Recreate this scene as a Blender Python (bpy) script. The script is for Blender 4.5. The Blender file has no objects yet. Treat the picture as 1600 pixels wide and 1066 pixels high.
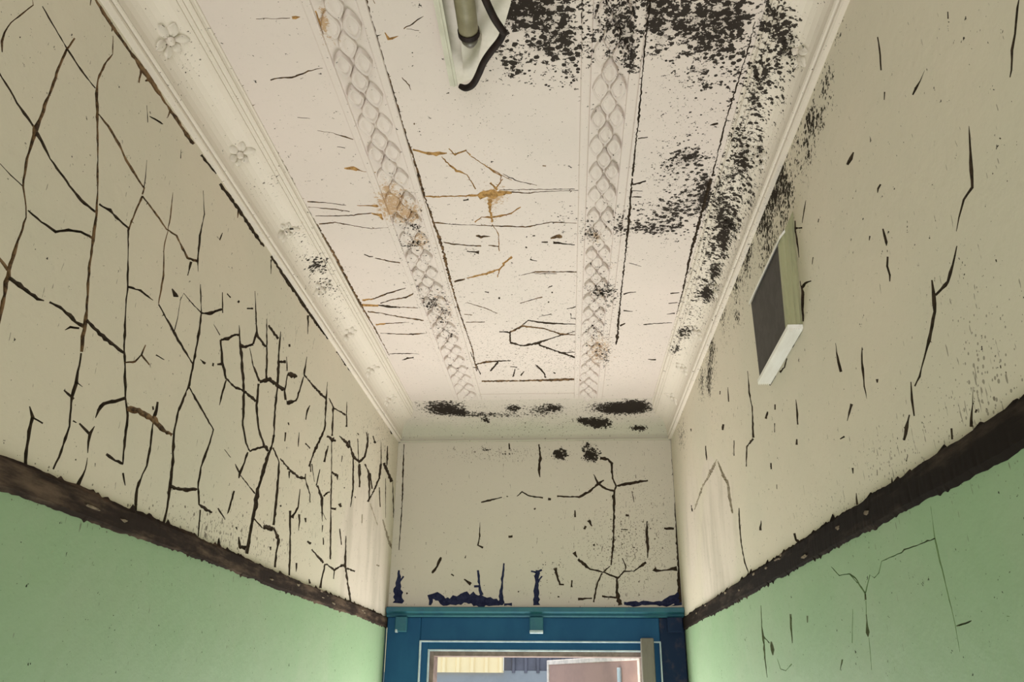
import bpy, math, random
from mathutils import Vector, Matrix
from mathutils.geometry import delaunay_2d_cdt
sc = bpy.context.scene
C = bpy.context.collection

# ---------------------------------------------------------------- camera
EYE = 1.8
cam_d = bpy.data.cameras.new('camera'); cam = bpy.data.objects.new('camera', cam_d); C.objects.link(cam)
cam_d.sensor_width = 36; cam_d.lens = 36 * 1300 / 1600; cam_d.clip_start = .02
cam.matrix_world = Matrix.Translation((0, 0, EYE)) @ Matrix([[0.998078, 0.017063, 0.059576], [0.061517, -0.388902, -0.919223], [0.007485, 0.921121, -0.389204]]).to_4x4()
sc.camera = cam
sc.view_settings.view_transform = 'Standard'; sc.view_settings.look = 'None'
sc.view_settings.gamma = 1; sc.view_settings.use_curve_mapping = False
sc.view_settings.exposure = -0.12

# ---------------------------------------------------------------- sky, sun, daylight of the rear opening
w = bpy.data.worlds.new('sky'); sc.world = w; w.use_nodes = True
bg = w.node_tree.nodes['Background']; bg.inputs[0].default_value = (.80, .90, 1.0, 1); bg.inputs[1].default_value = 1.9
sun_d = bpy.data.lights.new('sun', 'SUN'); sun_d.energy = 5.0; sun_d.color = (1, .93, .80); sun_d.angle = .01
sun = bpy.data.objects.new('sun', sun_d); C.objects.link(sun)
sun.rotation_euler = Vector((-.30, .62, .80)).to_track_quat('Z', 'Y').to_euler()
YD = 3.72
def area(name, loc, target, sx, sy, power, col):
    d = bpy.data.lights.new(name, 'AREA'); d.shape = 'RECTANGLE'; d.size = sx; d.size_y = sy; d.energy = power; d.color = col
    o = bpy.data.objects.new(name, d); C.objects.link(o); o.location = loc
    o.rotation_euler = (Vector(loc) - Vector(target)).to_track_quat('Z', 'Y').to_euler()
    return o
area('daylight_from_doorway', (-.13, YD, .88), (-.13, YD - 2.0, 1.75), .86, 1.55, 66, (1, .985, .95))
area('daylight_from_rear_opening', (-.14, -1.9, 1.35), (-.14, 2.0, 1.9), 1.2, 2.2, 60, (1, .975, .93))

# ---------------------------------------------------------------- room measures (metres, floor = 0)
XL, XR, YE, YB = -.79, .505, 3.826, -2.6
ZW, ZC, R = EYE + 1.105, EYE + 1.211, .106
RE = .30                                   # the far cove is drawn out further along the ceiling

STROKES = {
'WL':[
('b',[9113,27594,-7,-9,9158,27539,-14,-5,8998,27198,-12,0,8853,26904,-12,-2,8799,26668,-22,-11,8802,26505,-21,-16,8865,26365,-7,-7]),
('k',[9334,27689,-6,-10,9627,27628,-10,-16,10069,27542,-10,-17,10526,27481,-10,-17,10983,27487,-8,-13]),
('b',[10189,27852,-26,-9,10079,27515,-24,-11,10018,27076,-30,-16,9962,26394,-43,-22,9906,25809,-49,-23,9887,25273,-38,-19,9935,24924,-26,-14,9967,24820,-23,-17,10133,24589,-20,-14,10192,24439,-25,-10,10158,24022,-35,-11,10142,23627,-48,-15,10150,23341,-51,-17,10195,22964,-44,-14,10213,22715,-34,-9]),
('k',[8897,26054,-10,-16,9397,25904,-19,-30,9883,25808,-19,-28,10366,25611,-26,-35,10859,25516,-19,-27,11315,25450,-21,-34,11755,25496,-14,-27]),
('b',[11099,28746,-9,-8,11202,28430,-19,-12,11061,28063,-30,-13,10993,27690,-35,-22,11039,27419,-39,-31,11174,27146,-30,-24,11391,26632,-26,-19,11684,25847,-27,-17,11801,25453,-37,-20,11852,25095,-42,-20,11932,24516,-32,-15,12081,23984,-32,-14,12164,23625,-55,-21,12191,23369,-55,-19,12234,23117,-37,-12]),
('k',[12231,23096,-35,-11,12281,22685,-46,-11,12257,22335,-36,-9,12354,21881,-32,-6,12291,21448,-31,-2,12189,21133,-19,0]),
('b',[11209,27135,-11,-18,11547,27128,-16,-22,11961,27049,-26,-31,12276,26922,-23,-27,13024,26811,-23,-23,13008,26660,-25,-12]),
('k',[12916,27380,-6,-4,12990,27052,-11,-7,13025,26711,-23,-13]),
('b',[13018,26634,-28,-10,12846,25976,-32,-11,12805,25761,-32,-12]),
('k',[12801,25770,-29,-17,13151,24827,-33,-16,13267,24264,-38,-16,13476,23636,-38,-16,13817,22873,-39,-14,13999,22590,-40,-12,14090,22042,-34,-8,14159,21728,-29,-6]),
('b',[13018,26634,-18,-23,13554,26607,-20,-24,14096,26541,-19,-25,14520,26641,-21,-23,15126,26444,-28,-31,15575,26614,-7,-32]),
('k',[15305,26455,-52,-21,15273,26104,-18,-7]),
('b',[14063,27393,-10,-6,14146,26845,-26,-14,14149,26510,-32,-15,14119,26161,-26,-13,14312,25614,-29,-13,14329,24987,-26,-10]),
('k',[14332,24980,-17,-15,15069,24750,-32,-25,15460,24623,-39,-30,16163,24436,-24,-17]),
('k',[15286,28234,-11,-8,15528,27779,-23,-13,15496,27207,-38,-19,15597,26634,-46,-23,15697,26421,-19,-10]),
('k',[15892,26211,-19,-10,16166,25641,-40,-18,16212,25185,-48,-17,16196,24720,-47,-15,16158,23962,-46,-10,15887,23273,-47,-8,15840,22836,-51,-12,15984,22349,-44,-10,16089,21746,-58,-10,16111,21259,-51,-6,16068,21016,-57,-4]),
('b',[9868,23589,-13,-19,10119,23527,-22,-31]),
('k',[10139,23422,-14,-37,10518,23438,-16,-38,10881,23437,-13,-33,11032,23474,-1,-12]),
('k',[11160,23516,-7,-21,11520,23555,-16,-29,11906,23509,-21,-36,12168,23545,-14,-42]),
('k',[11683,23268,8,-3,11796,23380,12,-19,12036,23454,2,-35]),
('k',[12177,23664,-22,-30,12539,23625,-28,-37,12912,23600,-24,-35,13490,23599,-17,-25]),
('k',[10189,24561,-6,-13,10533,24567,-5,-11,10903,24616,-1,-23,11187,24809,7,-18,11505,24962,-3,-23,11845,25038,-7,-22]),
('k',[11800,25686,-9,-25,12136,25768,-19,-36,12485,25778,-21,-33,12844,25803,-16,-26]),
('k',[9412,24851,-2,-5,9669,24829,-4,-8,9950,24830,-4,-8]),
('k',[13169,24781,-3,-25,13603,24923,-12,-28,14108,24959,-10,-15]),
('k',[14733,25523,-26,-23,14921,25473,-51,-51,15043,25491,-7,-12]),
('k',[15144,25457,17,4,15239,25670,-2,-13,15706,25641,-17,-17,16166,25641,-19,-20]),
('k',[15154,25545,-7,-3,15166,25056,-14,-5,15125,24714,-14,-4]),
('k',[16183,25648,6,-22,16570,25819,23,-23,17170,26207,21,-11]),
('k',[17032,26575,-18,-9,17212,26124,-27,-12]),
('k',[16302,27650,-12,-12,16465,27649,24,-2,16541,27886,21,8]),
('k',[17283,26651,-8,-9,17507,26665,-17,-18]),
('k',[17938,26781,-29,-30,18033,26787,-30,-31]),
('k',[18531,26859,5,-14,18921,27042,6,-17]),
('b',[13551,23441,8,-13,13899,23599,21,-11,14070,23801,-1,-28,14424,23739,-14,-13]),
('b',[14070,23801,30,5,14147,24036,15,3]),
('k',[14586,24009,-7,-14,14942,24048,-6,-10]),
('k',[12008,22370,-8,-10,12148,22343,-18,-23,12314,22324,-15,-21]),
('k',[12313,22603,-7,-11,12472,22591,-4,-6]),
('k',[11293,21861,-9,-4,11412,21732,-35,-10,11409,21508,-35,-6,11447,21298,-39,-8,11526,20982,-46,-9]),
('k',[11437,21725,-8,-19,11686,21719,-7,-16]),
('k',[13022,22229,18,2,13056,22368,44,1,13171,22535,38,-17,13511,22700,24,-23,13811,22854,25,-23]),
('k',[13046,22093,-12,0,12960,21941,-54,-4,12963,21787,-39,-8,13013,21615,-17,-4]),
('k',[12601,22003,-11,-13,12935,21934,-24,-26]),
('k',[12417,21991,-7,-15,12525,21988,-5,-10]),
('k',[13030,21543,-12,-2,13049,21349,-29,-2,12961,21147,-57,1,12923,21037,-61,1]),
('k',[13566,21750,-15,-21,13889,21723,-13,-22,14177,21732,-10,-26]),
('k',[14217,21578,-32,-11,14376,21386,-11,-4]),
('b',[13940,22691,4,-47,14351,22791,-17,-55,14928,22816,-49,-62,15422,22748,-56,-60,15791,22746,-41,-54]),
('k',[14981,23181,-36,-9,14989,23018,-53,-10,14928,22816,-39,-5]),
('k',[14828,23038,-36,-16,14880,22982,-30,-13]),
('k',[14953,22751,-39,-10,15012,22301,-39,-8,15012,21914,-38,-4,14831,21542,-55,-3,14811,21318,-43,-7,14911,21005,-49,-9]),
('k',[16178,23909,-30,-20,16821,23701,-32,-20,17676,23429,-41,-18,17590,23110,-52,-7,17334,22469,-42,-6,17336,22032,-50,-10,17526,21705,-51,-21,17980,21672,-43,-47,18264,21673,-20,-28]),
('k',[17631,21606,-34,-6,17728,21046,-26,-4]),
('k',[16082,21763,-6,-32,16530,21810,-4,-39,16862,21866,13,-33,17323,21990,16,-26]),
('k',[18834,21190,-43,-6,18874,20998,-86,-12]),
('k',[19992,21428,-37,-8,20132,21214,-84,-35,20553,21241,-15,-47]),
('k',[19332,22403,-41,-5,19260,22128,-61,-6,19143,21831,-30,-2]),
('k',[18540,21830,-29,-14,19039,21659,-15,-7]),
('k',[12536,28370,-8,-7,12685,28081,-16,-13]),
('k',[12698,28241,-4,-12,12965,28349,-10,-25,13208,28441,-4,-10]),
('k',[14053,28443,-7,-5,14107,28255,-17,-11]),
('k',[14643,30257,-8,-1,14512,30075,-16,-2]),
('b',[10399,28928,-20,-34,10708,28908,-30,-50,11159,28886,-28,-46,11688,28908,-23,-37,12472,28946,-53,-78,13119,28904,-38,-52,13882,28911,-46,-60,14520,28921,-70,-87]),
('k',[14908,28916,-34,-44,15297,28950,-31,-39,15752,28994,-22,-27]),
('k',[16007,28893,-47,-53,17083,28939,-61,-63,18253,28912,-70,-66,19064,28933,-49,-46]),
('b',[12123,28886,-58,-42,12134,28574,-16,-11]),
('b',[12444,28922,-31,12,12315,28769,-12,5]),
('b',[11030,28888,-27,-21,11036,28790,-11,-9]),
('b',[13362,28918,-37,-20,13313,28676,-12,-6]),
('b',[10320,28828,-16,-14,10339,28706,-8,-7]),
('b',[17201,28951,-57,-32,17209,28698,-19,-10]),
('k',[19628,28963,-64,-55,20740,28930,-79,-65,22109,28969,-122,-95,23063,28936,-118,-89,25580,29031,-99,-68]),
('k',[26667,29011,-77,-51,28081,29051,-170,-106,29192,29080,-74,-44]),
('k',[30683,29144,-103,-58,33390,29179,-193,-99,36117,29219,-275,-119,36631,28944,-143,-49]),
('k',[19670,28875,-60,-32,19781,28489,-18,-9]),
('k',[23215,28820,-112,-51,23381,28248,-32,-14]),
('k',[16841,25669,-10,-8,17249,25577,-21,-16]),
('k',[17333,25499,17,-23,17710,25682,38,-19,17979,25891,30,-15,18306,26042,10,-18]),
('k',[18224,26262,-15,-7,18341,26047,-45,-20,18465,25811,-64,-29,18780,25362,-76,-32,19085,24809,-68,-24,19309,24040,-58,-19,19656,23679,-51,-20,19926,23569,-57,-27]),
('k',[17333,25499,-44,-20,17593,25040,-57,-26,17940,24766,-50,-31,18523,24750,-32,-36,19092,24859,-33,-38,19933,24871,-45,-39]),
('k',[18461,25823,-9,-44,18819,25933,20,-33,19249,26176,34,-18]),
('k',[19246,26185,44,13,19365,26590,56,18]),
('k',[18884,27525,-16,-8,19309,26668,-49,-23,19473,26483,-56,-37,20111,26468,-57,-46]),
('k',[17955,24726,-37,-9,17828,24324,-51,-12,17791,24047,-14,-3]),
('k',[16465,24661,-10,-12,16755,24676,-32,-38]),
('k',[17090,24786,-3,-34,17184,24813,-3,-34]),
('k',[17346,24889,12,-21,17646,25015,12,-21]),
('k',[19915,27199,-18,-8,20179,26522,-54,-22,20453,25697,-67,-24]),
('k',[20100,27096,-45,-34,20638,27063,-69,-52,20950,27061,-63,-50]),
('k',[21045,27322,-26,-11,21088,26900,-72,-28,21329,25808,-72,-24,21339,25233,-72,-22,21531,24417,-78,-20,21437,24056,-77,-15]),
('k',[21244,26473,19,-34,21765,26689,19,-34]),
('k',[21759,26842,-27,-11,21944,26470,-55,-22]),
('k',[19050,26004,-15,-8,19438,25665,-40,-21,19992,25451,-60,-33]),
('k',[20000,25429,36,-23,20667,25750,-4,-55,21252,25807,-65,-64,21867,25866,-62,-59]),
('k',[19955,25363,-75,-24,20004,24787,-74,-25,20360,24266,-72,-28,20975,23927,-78,-32]),
('k',[22000,26408,-25,-54,22629,26571,-29,-78,22868,26649,-1,-22]),
('k',[22009,26384,-56,-18,21948,25868,-83,-27,22109,25652,-96,-36]),
('k',[22209,25605,37,-49,22656,25773,60,-36,23026,25965,96,13,23238,26381,77,19,23438,26861,63,17]),
('k',[23534,27553,-24,-8,23452,26925,-81,-39,24799,26937,-88,-61,25970,27002,-91,-63]),
('k',[25920,27593,-29,-10,25980,26973,-105,-34,26158,26025,-105,-28,25879,25696,-106,-17,25279,25015,-119,-18,24891,24420,-66,-10]),
('k',[26265,27135,-33,-17,26893,27023,-111,-40,27070,26046,-112,-32]),
('k',[26903,26994,-37,-40,27833,27167,-59,-55,28582,27273,-71,-58]),
('k',[28541,27778,-35,-12,28794,26894,-104,-31]),
('k',[26482,25873,-60,-46,27158,25931,-83,-77,27609,26022,-17,-28]),
('k',[27956,26307,-41,-26,29036,26352,-162,-88,29466,26295,-137,-61]),
('k',[24339,26235,-40,-7,24133,25991,-89,-21,24088,25686,-57,-15]),
('k',[23596,25136,-23,-7,23659,24709,-62,-16]),
('k',[24296,25001,-69,-40,24793,24969,-54,-31]),
('k',[21854,27275,-60,-30,21925,27219,-61,-30]),
('k',[22552,25120,-55,-21,22624,25061,-55,-21]),
('k',[22424,24786,-64,-17,22437,24524,-35,-9]),
('k',[31870,27608,-83,-27,32135,27309,-84,-26]),
('k',[32989,27787,-86,-31,33405,27596,-102,-35]),
('k',[30410,27136,-84,-44,30650,27135,-76,-39]),
('k',[17284,26671,-12,-12,17511,26677,-18,-18]),
('k',[17943,26789,-31,-36,18025,26798,-32,-36]),
('k',[18593,26889,5,-14,18927,27046,6,-17]),
('k',[24925,24600,-51,-15,25128,24308,-43,-12]),
('k',[19934,23547,36,-19,20414,23751,38,-22,20960,23966,37,-23]),
('k',[20957,23975,-65,-36,21268,23914,-67,-37]),
('k',[21522,24439,-78,-18,21487,24124,-83,-14,21285,23868,-105,-16,21024,23215,-109,-15,20836,22791,-107,-16,20809,22319,-106,-15,20736,21804,-81,-10,20667,21125,-91,-8]),
('k',[19849,23501,-44,-6,19679,23111,-68,-7,19490,22861,-83,-9,19506,22754,-37,-8]),
('k',[18423,23176,-10,-7,18849,23095,-14,-9]),
('k',[19166,23024,-22,-10,19482,22882,-41,-18]),
('k',[19594,22842,-22,-13,20690,22641,-45,-25]),
('k',[21572,24098,-56,-25,22198,23860,-86,-26,22276,23219,-95,-19,22332,22436,-88,-14,22319,22140,-81,-11]),
('k',[20849,22029,-46,-26,21502,21920,-53,-29]),
('k',[21559,21954,-8,-50,22324,22044,-9,-51]),
('k',[22316,22067,-79,-28,22885,21849,-150,-30,22805,21350,-103,-10,22825,21089,-83,-9]),
('k',[22236,23972,-33,-20,23087,23879,-71,-44,23967,23855,-40,-39,24658,23994,-3,-53]),
('k',[24612,24123,-58,-14,24676,23943,-71,-22,25272,23630,-66,-19,25357,23395,-43,-9]),
('k',[23104,23831,-73,-18,23175,23637,-29,-7]),
('k',[19338,22406,-56,-5,19213,22120,-45,-4,19105,21800,-20,-2]),
('k',[18546,21834,-14,-7,18979,21692,-19,-9]),
('k',[19748,21624,-48,-15,19826,21573,-29,-9]),
('k',[20036,21330,-47,-11,20138,21217,-60,-40,20553,21261,-1,-37]),
('k',[18833,21212,-24,-4,18904,21021,-67,-11]),
('k',[24252,23568,-32,-6,24265,23030,-71,-8,23799,22620,-112,-2]),
('k',[23569,22783,-90,-18,23885,21914,-68,-11,24118,21038,-99,-12]),
('k',[24421,22847,-119,-25,24528,22654,-89,-16,24533,22389,-32,-5]),
('k',[25064,22864,-83,-18,25146,22743,-50,-11]),
('k',[22680,22755,-60,-26,22767,22732,-50,-22]),
('k',[22280,21557,-84,-16,22341,21472,-52,-10]),
('k',[25483,22229,-36,-22,25879,22212,-69,-43]),
('k',[26029,22070,-49,-21,27458,21859,-102,-41]),
('k',[27678,21861,-99,-8,27425,21341,-88,-6,27357,21052,-116,-8]),
('k',[27783,21875,-55,-29,28845,21813,-3,-32,29736,22085,82,-29,30349,22188,31,-34]),
('k',[30009,23169,-60,-10,30219,22183,-130,-20,31026,21399,-145,-21,31614,20888,-87,-11]),
('k',[28855,21784,-65,-7,28831,21513,-43,-4]),
('k',[30514,22096,-29,-26,31746,22143,-39,-34]),
('k',[24652,21465,-104,-13,24707,21215,-40,-5]),
('k',[26055,21174,-34,-6,26194,21056,-68,-12]),
('k',[26947,22993,-78,-13,26964,22763,-58,-9]),
('k',[27145,22620,-77,-14,27264,22407,-78,-14]),
('k',[25135,24568,-51,-16,25603,24106,-43,-12]),
('k',[25927,24065,-90,-32,26594,23804,-139,-37,26789,23255,-86,-17,26908,23102,-38,-8]),
('k',[26811,23377,-41,-14,27302,23236,-34,-12]),
('k',[26464,24973,135,26,26696,25590,69,15]),
('k',[26045,24624,-37,-7,25831,24043,-63,-10]),
('k',[27057,25882,-41,-12,27402,24904,-72,-18,27639,24030,-72,-15,28232,22085,-94,-13]),
('k',[27412,24875,-73,-55,28117,24922,-145,-68,28237,24792,-53,-14]),
('k',[26737,23894,90,-4,27016,24045,59,-8,27418,24196,54,-14]),
('k',[27663,23698,-15,-37,28387,23803,-14,-32]),
('k',[28783,24086,-159,-51,29014,24007,-131,-42]),
('k',[29192,24757,-79,-29,29278,24737,-79,-29]),
('k',[28583,25756,-112,-26,28539,25514,-56,-12]),
('k',[29073,23258,-66,-14,29498,22766,-56,-11]),
('k',[29252,26515,-176,-66,29740,26308,-148,-52,30086,26126,-148,-66,31098,26182,21,-62,31887,26608,148,26,32124,27343,71,18]),
('k',[30065,26189,-74,-20,30480,24984,-113,-24,30305,24272,-49,-8]),
('k',[31120,26116,-171,-44,31411,25266,-106,-24]),
('k',[30835,24790,-72,-21,30938,24744,-96,-28]),
('k',[31979,26338,-98,-37,32859,26154,-282,-82,33056,25570,-132,-29,33126,25071,-59,-12]),
('k',[33014,26192,-145,-40,33528,25678,-89,-23]),
('k',[34859,27083,-230,-53,34708,26413,-176,-32,33874,25681,-143,-16,32911,25025,-182,-14]),
('k',[35377,27258,-212,-76,37337,26878,-234,-77]),
('k',[34565,27966,-49,-14,34859,27083,-115,-30]),
('k',[35870,28172,-71,-20,36021,27715,-159,-42,36035,27305,-71,-17]),
('k',[37535,26925,-113,-27,38249,25405,-116,-23]),
('k',[34829,26051,-81,-19,35268,25293,-82,-18]),
('k',[35951,26713,-70,-17,36496,25067,-71,-14]),
('k',[30531,26955,-64,-19,30937,26211,-65,-18]),
('k',[33285,27639,-134,-66,33568,27642,-102,-50]),
('k',[32181,27662,-72,-20,32194,27137,-114,-28,31887,26608,-55,-11]),
('k',[39783,29273,-130,-35,39708,27976,-191,-45,39618,27506,-148,-32]),
('k',[39662,27073,-84,-19,39785,25960,-168,-32,39993,24880,-84,-14]),
('g',[33399,25055,-69,-20,34991,24474,-105,-27]),
('g',[35971,24888,-113,-28,37361,24270,-204,-48,38275,24017,-177,-65,39981,24200,-46,-54]),
('g',[32176,24375,-69,-13,32230,24035,-55,-10]),
('g',[35342,22890,-66,-40,35881,22905,-41,-24])],
'WE':[
('k',[-1156,28857,-32,-3,-1094,28176,-51,0,-1163,27600,-51,2,-1118,27267,-16,-2]),
('k',[-3858,26111,7,-31,-3441,26202,10,-38,-2885,26338,5,-19]),
('k',[-2681,26384,-7,-30,-2607,26365,-7,-30]),
('k',[-2189,26381,13,-15,-1957,26585,0,-31,-1586,26377,-12,-41,-985,26299,-5,-35]),
('k',[-754,26233,-4,-54,-616,26223,-3,-39]),
('k',[-337,26370,-2,-31,169,26348,-1,-27,675,26327,10,-53,1095,26547,27,-42,1567,26918,40,-57,1850,27104,16,-26]),
('k',[1378,27390,-14,-7,1569,26965,-43,-35,1927,26682,-21,-42,2337,26586,-10,-38]),
('k',[1701,28151,-9,-56,2072,28100,-25,-55,2232,27907,-46,-10,2242,27195,-46,-9,2392,26819,-46,-5,2289,26540,-58,4,2241,25346,-49,1,2147,24092,-64,4,2025,23260,-26,3]),
('k',[2439,26837,7,-46,3227,26981,6,-54,3874,27070,4,-47]),
('k',[3319,27357,-15,-2,3329,27187,-23,-2]),
('k',[392,23831,-72,-42,521,23611,-33,-19]),
('k',[564,23523,-32,-37,1087,23087,-27,-48,1659,22957,5,-43,1979,23216,14,-17]),
('k',[1704,22957,-13,-27,2312,22698,0,-36,2589,23000,15,-37,3031,22999,12,-34,3581,23389,25,-35]),
('k',[2268,22698,-52,0,2243,22101,-55,-6,2351,21553,-93,-21]),
('k',[2526,23564,-14,-7,2688,23216,-29,-7,2634,23000,-22,4]),
('k',[1614,22914,-33,15,1377,22441,-32,9,1204,21677,-36,7]),
('k',[524,21803,2,-42,1139,21846,1,-32]),
('k',[1580,21931,-7,-49,2233,21864,-5,-35]),
('k',[3725,25204,-30,0,3693,24621,-56,-2,3708,24089,-49,-1,3661,23563,-15,1]),
('k',[4470,24886,-5,-49,4916,24867,-6,-56]),
('k',[3918,23111,-58,-59,4018,23016,-10,-43,4353,23042,1,-22,4707,23084,5,-50,4930,23127,12,-92]),
('k',[5154,29085,-78,-1,5104,27930,-78,-3,5086,26707,-54,-2,5024,24884,-38,-2,5022,23822,-60,-3,5002,22527,-95,-7,5046,21683,-145,-17]),
('k',[-7626,28921,-16,1,-7588,27459,-36,1,-7546,25945,-24,1,-7562,24657,-23,2,-7564,23936,-12,1]),
('k',[-3884,25190,-8,0,-3888,24555,-31,3,-3952,24151,-29,-8,-3721,24035,-17,-33]),
('k',[-5623,23621,-43,18,-5789,23224,-51,27,-6002,22917,-38,26]),
('k',[-5140,22873,-17,-32,-5002,22803,-13,-26]),
('k',[-4546,22655,-17,-24,-4226,22439,-38,-53]),
('n',[-3926,23047,-43,-4,-3816,22181,-90,-13,-3740,21967,-71,-22]),
('n',[-4089,22353,1,-36,-3865,22353,1,-31]),
('n',[-2759,23352,-32,3,-2839,22526,-59,5,-2898,21544,-95,6]),
('n',[-1249,23045,-75,5,-1306,22269,-106,2,-1282,21547,-137,-5]),
('n',[-1544,23002,-9,-35,-1303,22941,9,-72,-1052,23062,21,-42]),
('n',[-1234,22526,40,-26,-1054,22785,27,-17]),
('n',[-7510,23049,-49,2,-7495,22351,-109,6,-7513,21621,-270,21]),
('n',[-7285,22786,-41,29,-7478,22525,-45,32]),
('k',[-471,23132,-66,-17,-361,22698,-32,-10,-258,22441,-43,-41,-81,22423,-4,-36]),
('k',[277,22612,-37,2,253,22312,-52,3]),
('k',[478,25719,-31,0,471,25399,-46,0]),
('k',[1077,25260,-47,-27,1233,24988,-30,-17]),
('k',[869,24945,-32,-61,958,24899,-32,-61]),
('k',[1280,24183,-34,-17,1314,24112,-27,-13]),
('k',[-1402,25765,25,-34,-1329,25820,23,-31]),
('k',[-2571,24533,7,-68,-2380,24550,5,-53]),
('k',[2773,25480,-9,-53,2926,25461,-6,-38]),
('k',[3116,26581,-23,-4,3182,26072,-19,-3]),
('k',[-2583,28920,-28,-3,-2552,28626,-40,-4]),
('k',[2537,24840,-2,-15,2851,24821,-2,-19]),
('k',[-371,21912,-8,-35,-284,21895,-8,-35]),
('k',[-2123,22140,-20,-16,-2087,22097,-20,-16]),
('k',[-7117,22075,-23,-23,-7060,22024,-23,-23]),
('k',[3038,24046,-11,-32,3125,24020,-11,-32]),
('k',[-4487,23707,-15,5,-4529,23575,-22,7]),
('n',[-6029,21538,75,-3,-6027,21879,137,-86,-5760,21940,-34,-149,-5502,21752,-71,-157,-5141,21667,19,-152,-4967,21795,66,-196,-4522,21839,7,-225,-4164,21796,-36,-210,-3806,21712,-22,-171,-3094,21654,-21,-130,-2916,21569,-23,-45]),
('n',[-2739,21570,1,-51,-2385,21570,0,-51]),
('n',[2529,21638,-7,-70,3049,21613,-5,-90,3572,21639,-4,-70,4177,21615,7,-99,4619,21767,82,-179,5027,22019,-158,-271,5037,21558,-311,-28])],
'WR':[
('k',[7236,25027,9,10,7369,24875,20,22,7466,24736,20,22,7583,24614,16,16,7683,24424,14,13,7743,24374,10,11]),
('k',[10542,27562,20,16,10552,27335,37,31,10650,26993,32,26]),
('k',[9424,25931,3,4,9600,25895,12,15,9760,25902,34,42,9881,25885,20,23]),
('k',[10683,26602,19,16,10748,26499,12,10]),
('k',[12212,26578,21,20,12369,26560,56,55,12567,26567,33,33]),
('k',[8569,26143,10,9,8600,26053,13,12]),
('k',[8734,24469,6,4,8801,24250,24,17,8882,24043,30,20,8949,23825,26,16,8986,23746,24,23,9232,23727,14,13,9428,23585,13,10,9565,23464,7,5]),
('k',[9630,23290,12,8,9831,23125,31,21,10036,22983,32,28,10440,22984,24,27]),
('k',[10450,23221,15,7,10489,23008,38,17,10558,22797,32,17,10877,22508,32,18,11289,22241,25,13,11388,22170,29,16,11590,22093,18,11]),
('k',[11429,25410,25,24,11541,25400,51,44,11594,25361,23,17]),
('k',[11646,24733,32,16,11630,24481,46,21,11635,24421,11,5]),
('k',[11637,24349,13,7,11652,24319,13,7]),
('k',[11663,24246,36,21,11745,24123,35,17,11723,23955,48,21,11758,23864,19,9]),
('k',[12178,24911,28,18,12230,24857,11,7]),
('k',[14513,23992,12,4,14536,23715,44,14,14466,23405,47,13]),
('k',[13293,23399,23,10,13421,23172,74,27,13474,22771,44,13,13464,22545,10,3]),
('k',[14941,27351,13,9,15140,27234,27,18,15366,27068,18,12]),
('k',[15938,27277,5,-20,15411,26978,5,-22]),
('k',[15024,26072,34,20,15141,25971,17,10]),
('k',[15992,25863,-46,-34,15749,25858,-31,-34,15341,25701,-7,-16]),
('k',[14368,26563,20,14,14438,26524,24,16]),
('k',[12896,22686,55,18,12907,22628,18,6]),
('k',[14183,22698,49,23,14379,22606,38,16,14536,22496,11,4]),
('k',[15050,22314,-12,-13,14793,22289,-25,-28]),
('k',[17461,23902,17,5,17512,23583,84,25,17573,23367,56,16]),
('k',[17780,23105,56,17,17863,23000,74,22]),
('k',[11690,22199,15,5,11759,21952,38,11,11791,21711,18,5]),
('k',[11944,21780,28,12,12124,21651,49,20,12292,21494,33,12]),
('k',[14629,21669,45,11,14655,21573,27,6]),
('k',[9994,21513,7,3,10101,21315,16,6,10251,21078,47,16]),
('k',[10762,21215,27,7,10804,21077,25,6]),
('k',[14644,21227,19,4,14688,21033,56,10]),
('k',[13530,21361,10,2,13555,21272,13,3]),
('k',[12978,21103,15,3,13021,20978,59,13]),
('k',[10067,21229,23,-12,10028,21207,20,-11]),
('k',[15805,27389,30,18,15875,27186,40,22,15864,26870,50,26,15894,26538,30,15]),
('k',[16042,26058,20,9,15987,25755,70,32,16146,25434,70,32,16219,25198,50,22]),
('k',[16364,25201,30,14,16468,25080,47,26,16809,25060,53,32,17219,25020,46,27]),
('k',[17734,24969,43,21,18038,24869,51,28,18443,24900,77,51]),
('k',[18875,24986,54,29,19468,24950,46,24]),
('k',[8085,24495,10,3,8076,24475,10,3]),
('k',[8206,23901,12,2,8189,23872,10,1]),
('k',[8860,22677,14,6,8862,22643,14,6]),
('k',[9284,21522,16,5,9291,21487,14,4]),
('k',[21589,26130,44,16,21654,25529,87,28,21527,25077,68,21,21763,24298,112,32]),
('k',[21774,24277,72,37,22658,24302,96,33,22958,23820,75,20]),
('k',[24368,26657,33,11,24445,26218,66,22]),
('k',[25595,25858,165,55,25799,25725,167,55]),
('k',[29101,26141,124,33,29131,25624,138,35]),
('k',[24222,24933,53,15,24436,24525,86,23]),
('k',[19956,24439,75,30,20212,24334,98,38]),
('k',[19210,24376,61,20,19253,24255,68,22]),
('k',[19448,23980,41,13,19546,23785,34,10]),
('k',[20220,23211,59,14,20256,23063,73,17]),
('k',[19916,22606,35,8,19948,22505,42,9]),
('k',[24453,22977,63,13,24625,22542,96,17,24645,21980,84,11,24410,21412,81,7,24062,21101,38,2]),
('k',[21904,22130,33,7,22082,21909,118,22]),
('k',[18897,21283,86,9,18814,21133,113,2,18449,20946,106,-7]),
('k',[33484,24932,159,30,33376,24659,177,32]),
('k',[25606,26977,110,39,25661,26874,86,30]),
('k',[32101,27685,152,43,32065,27563,113,31]),
('g',[32790,24612,-138,-36,31466,24818,-192,-53,30460,24996,-201,-62,29172,25019,-202,-69,27756,25107,-164,-58,27186,25143,-68,-25]),
('g',[27057,25048,77,15,26491,24488,191,31,25759,24024,233,41,25692,23561,164,31,25462,23020,91,15]),
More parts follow.
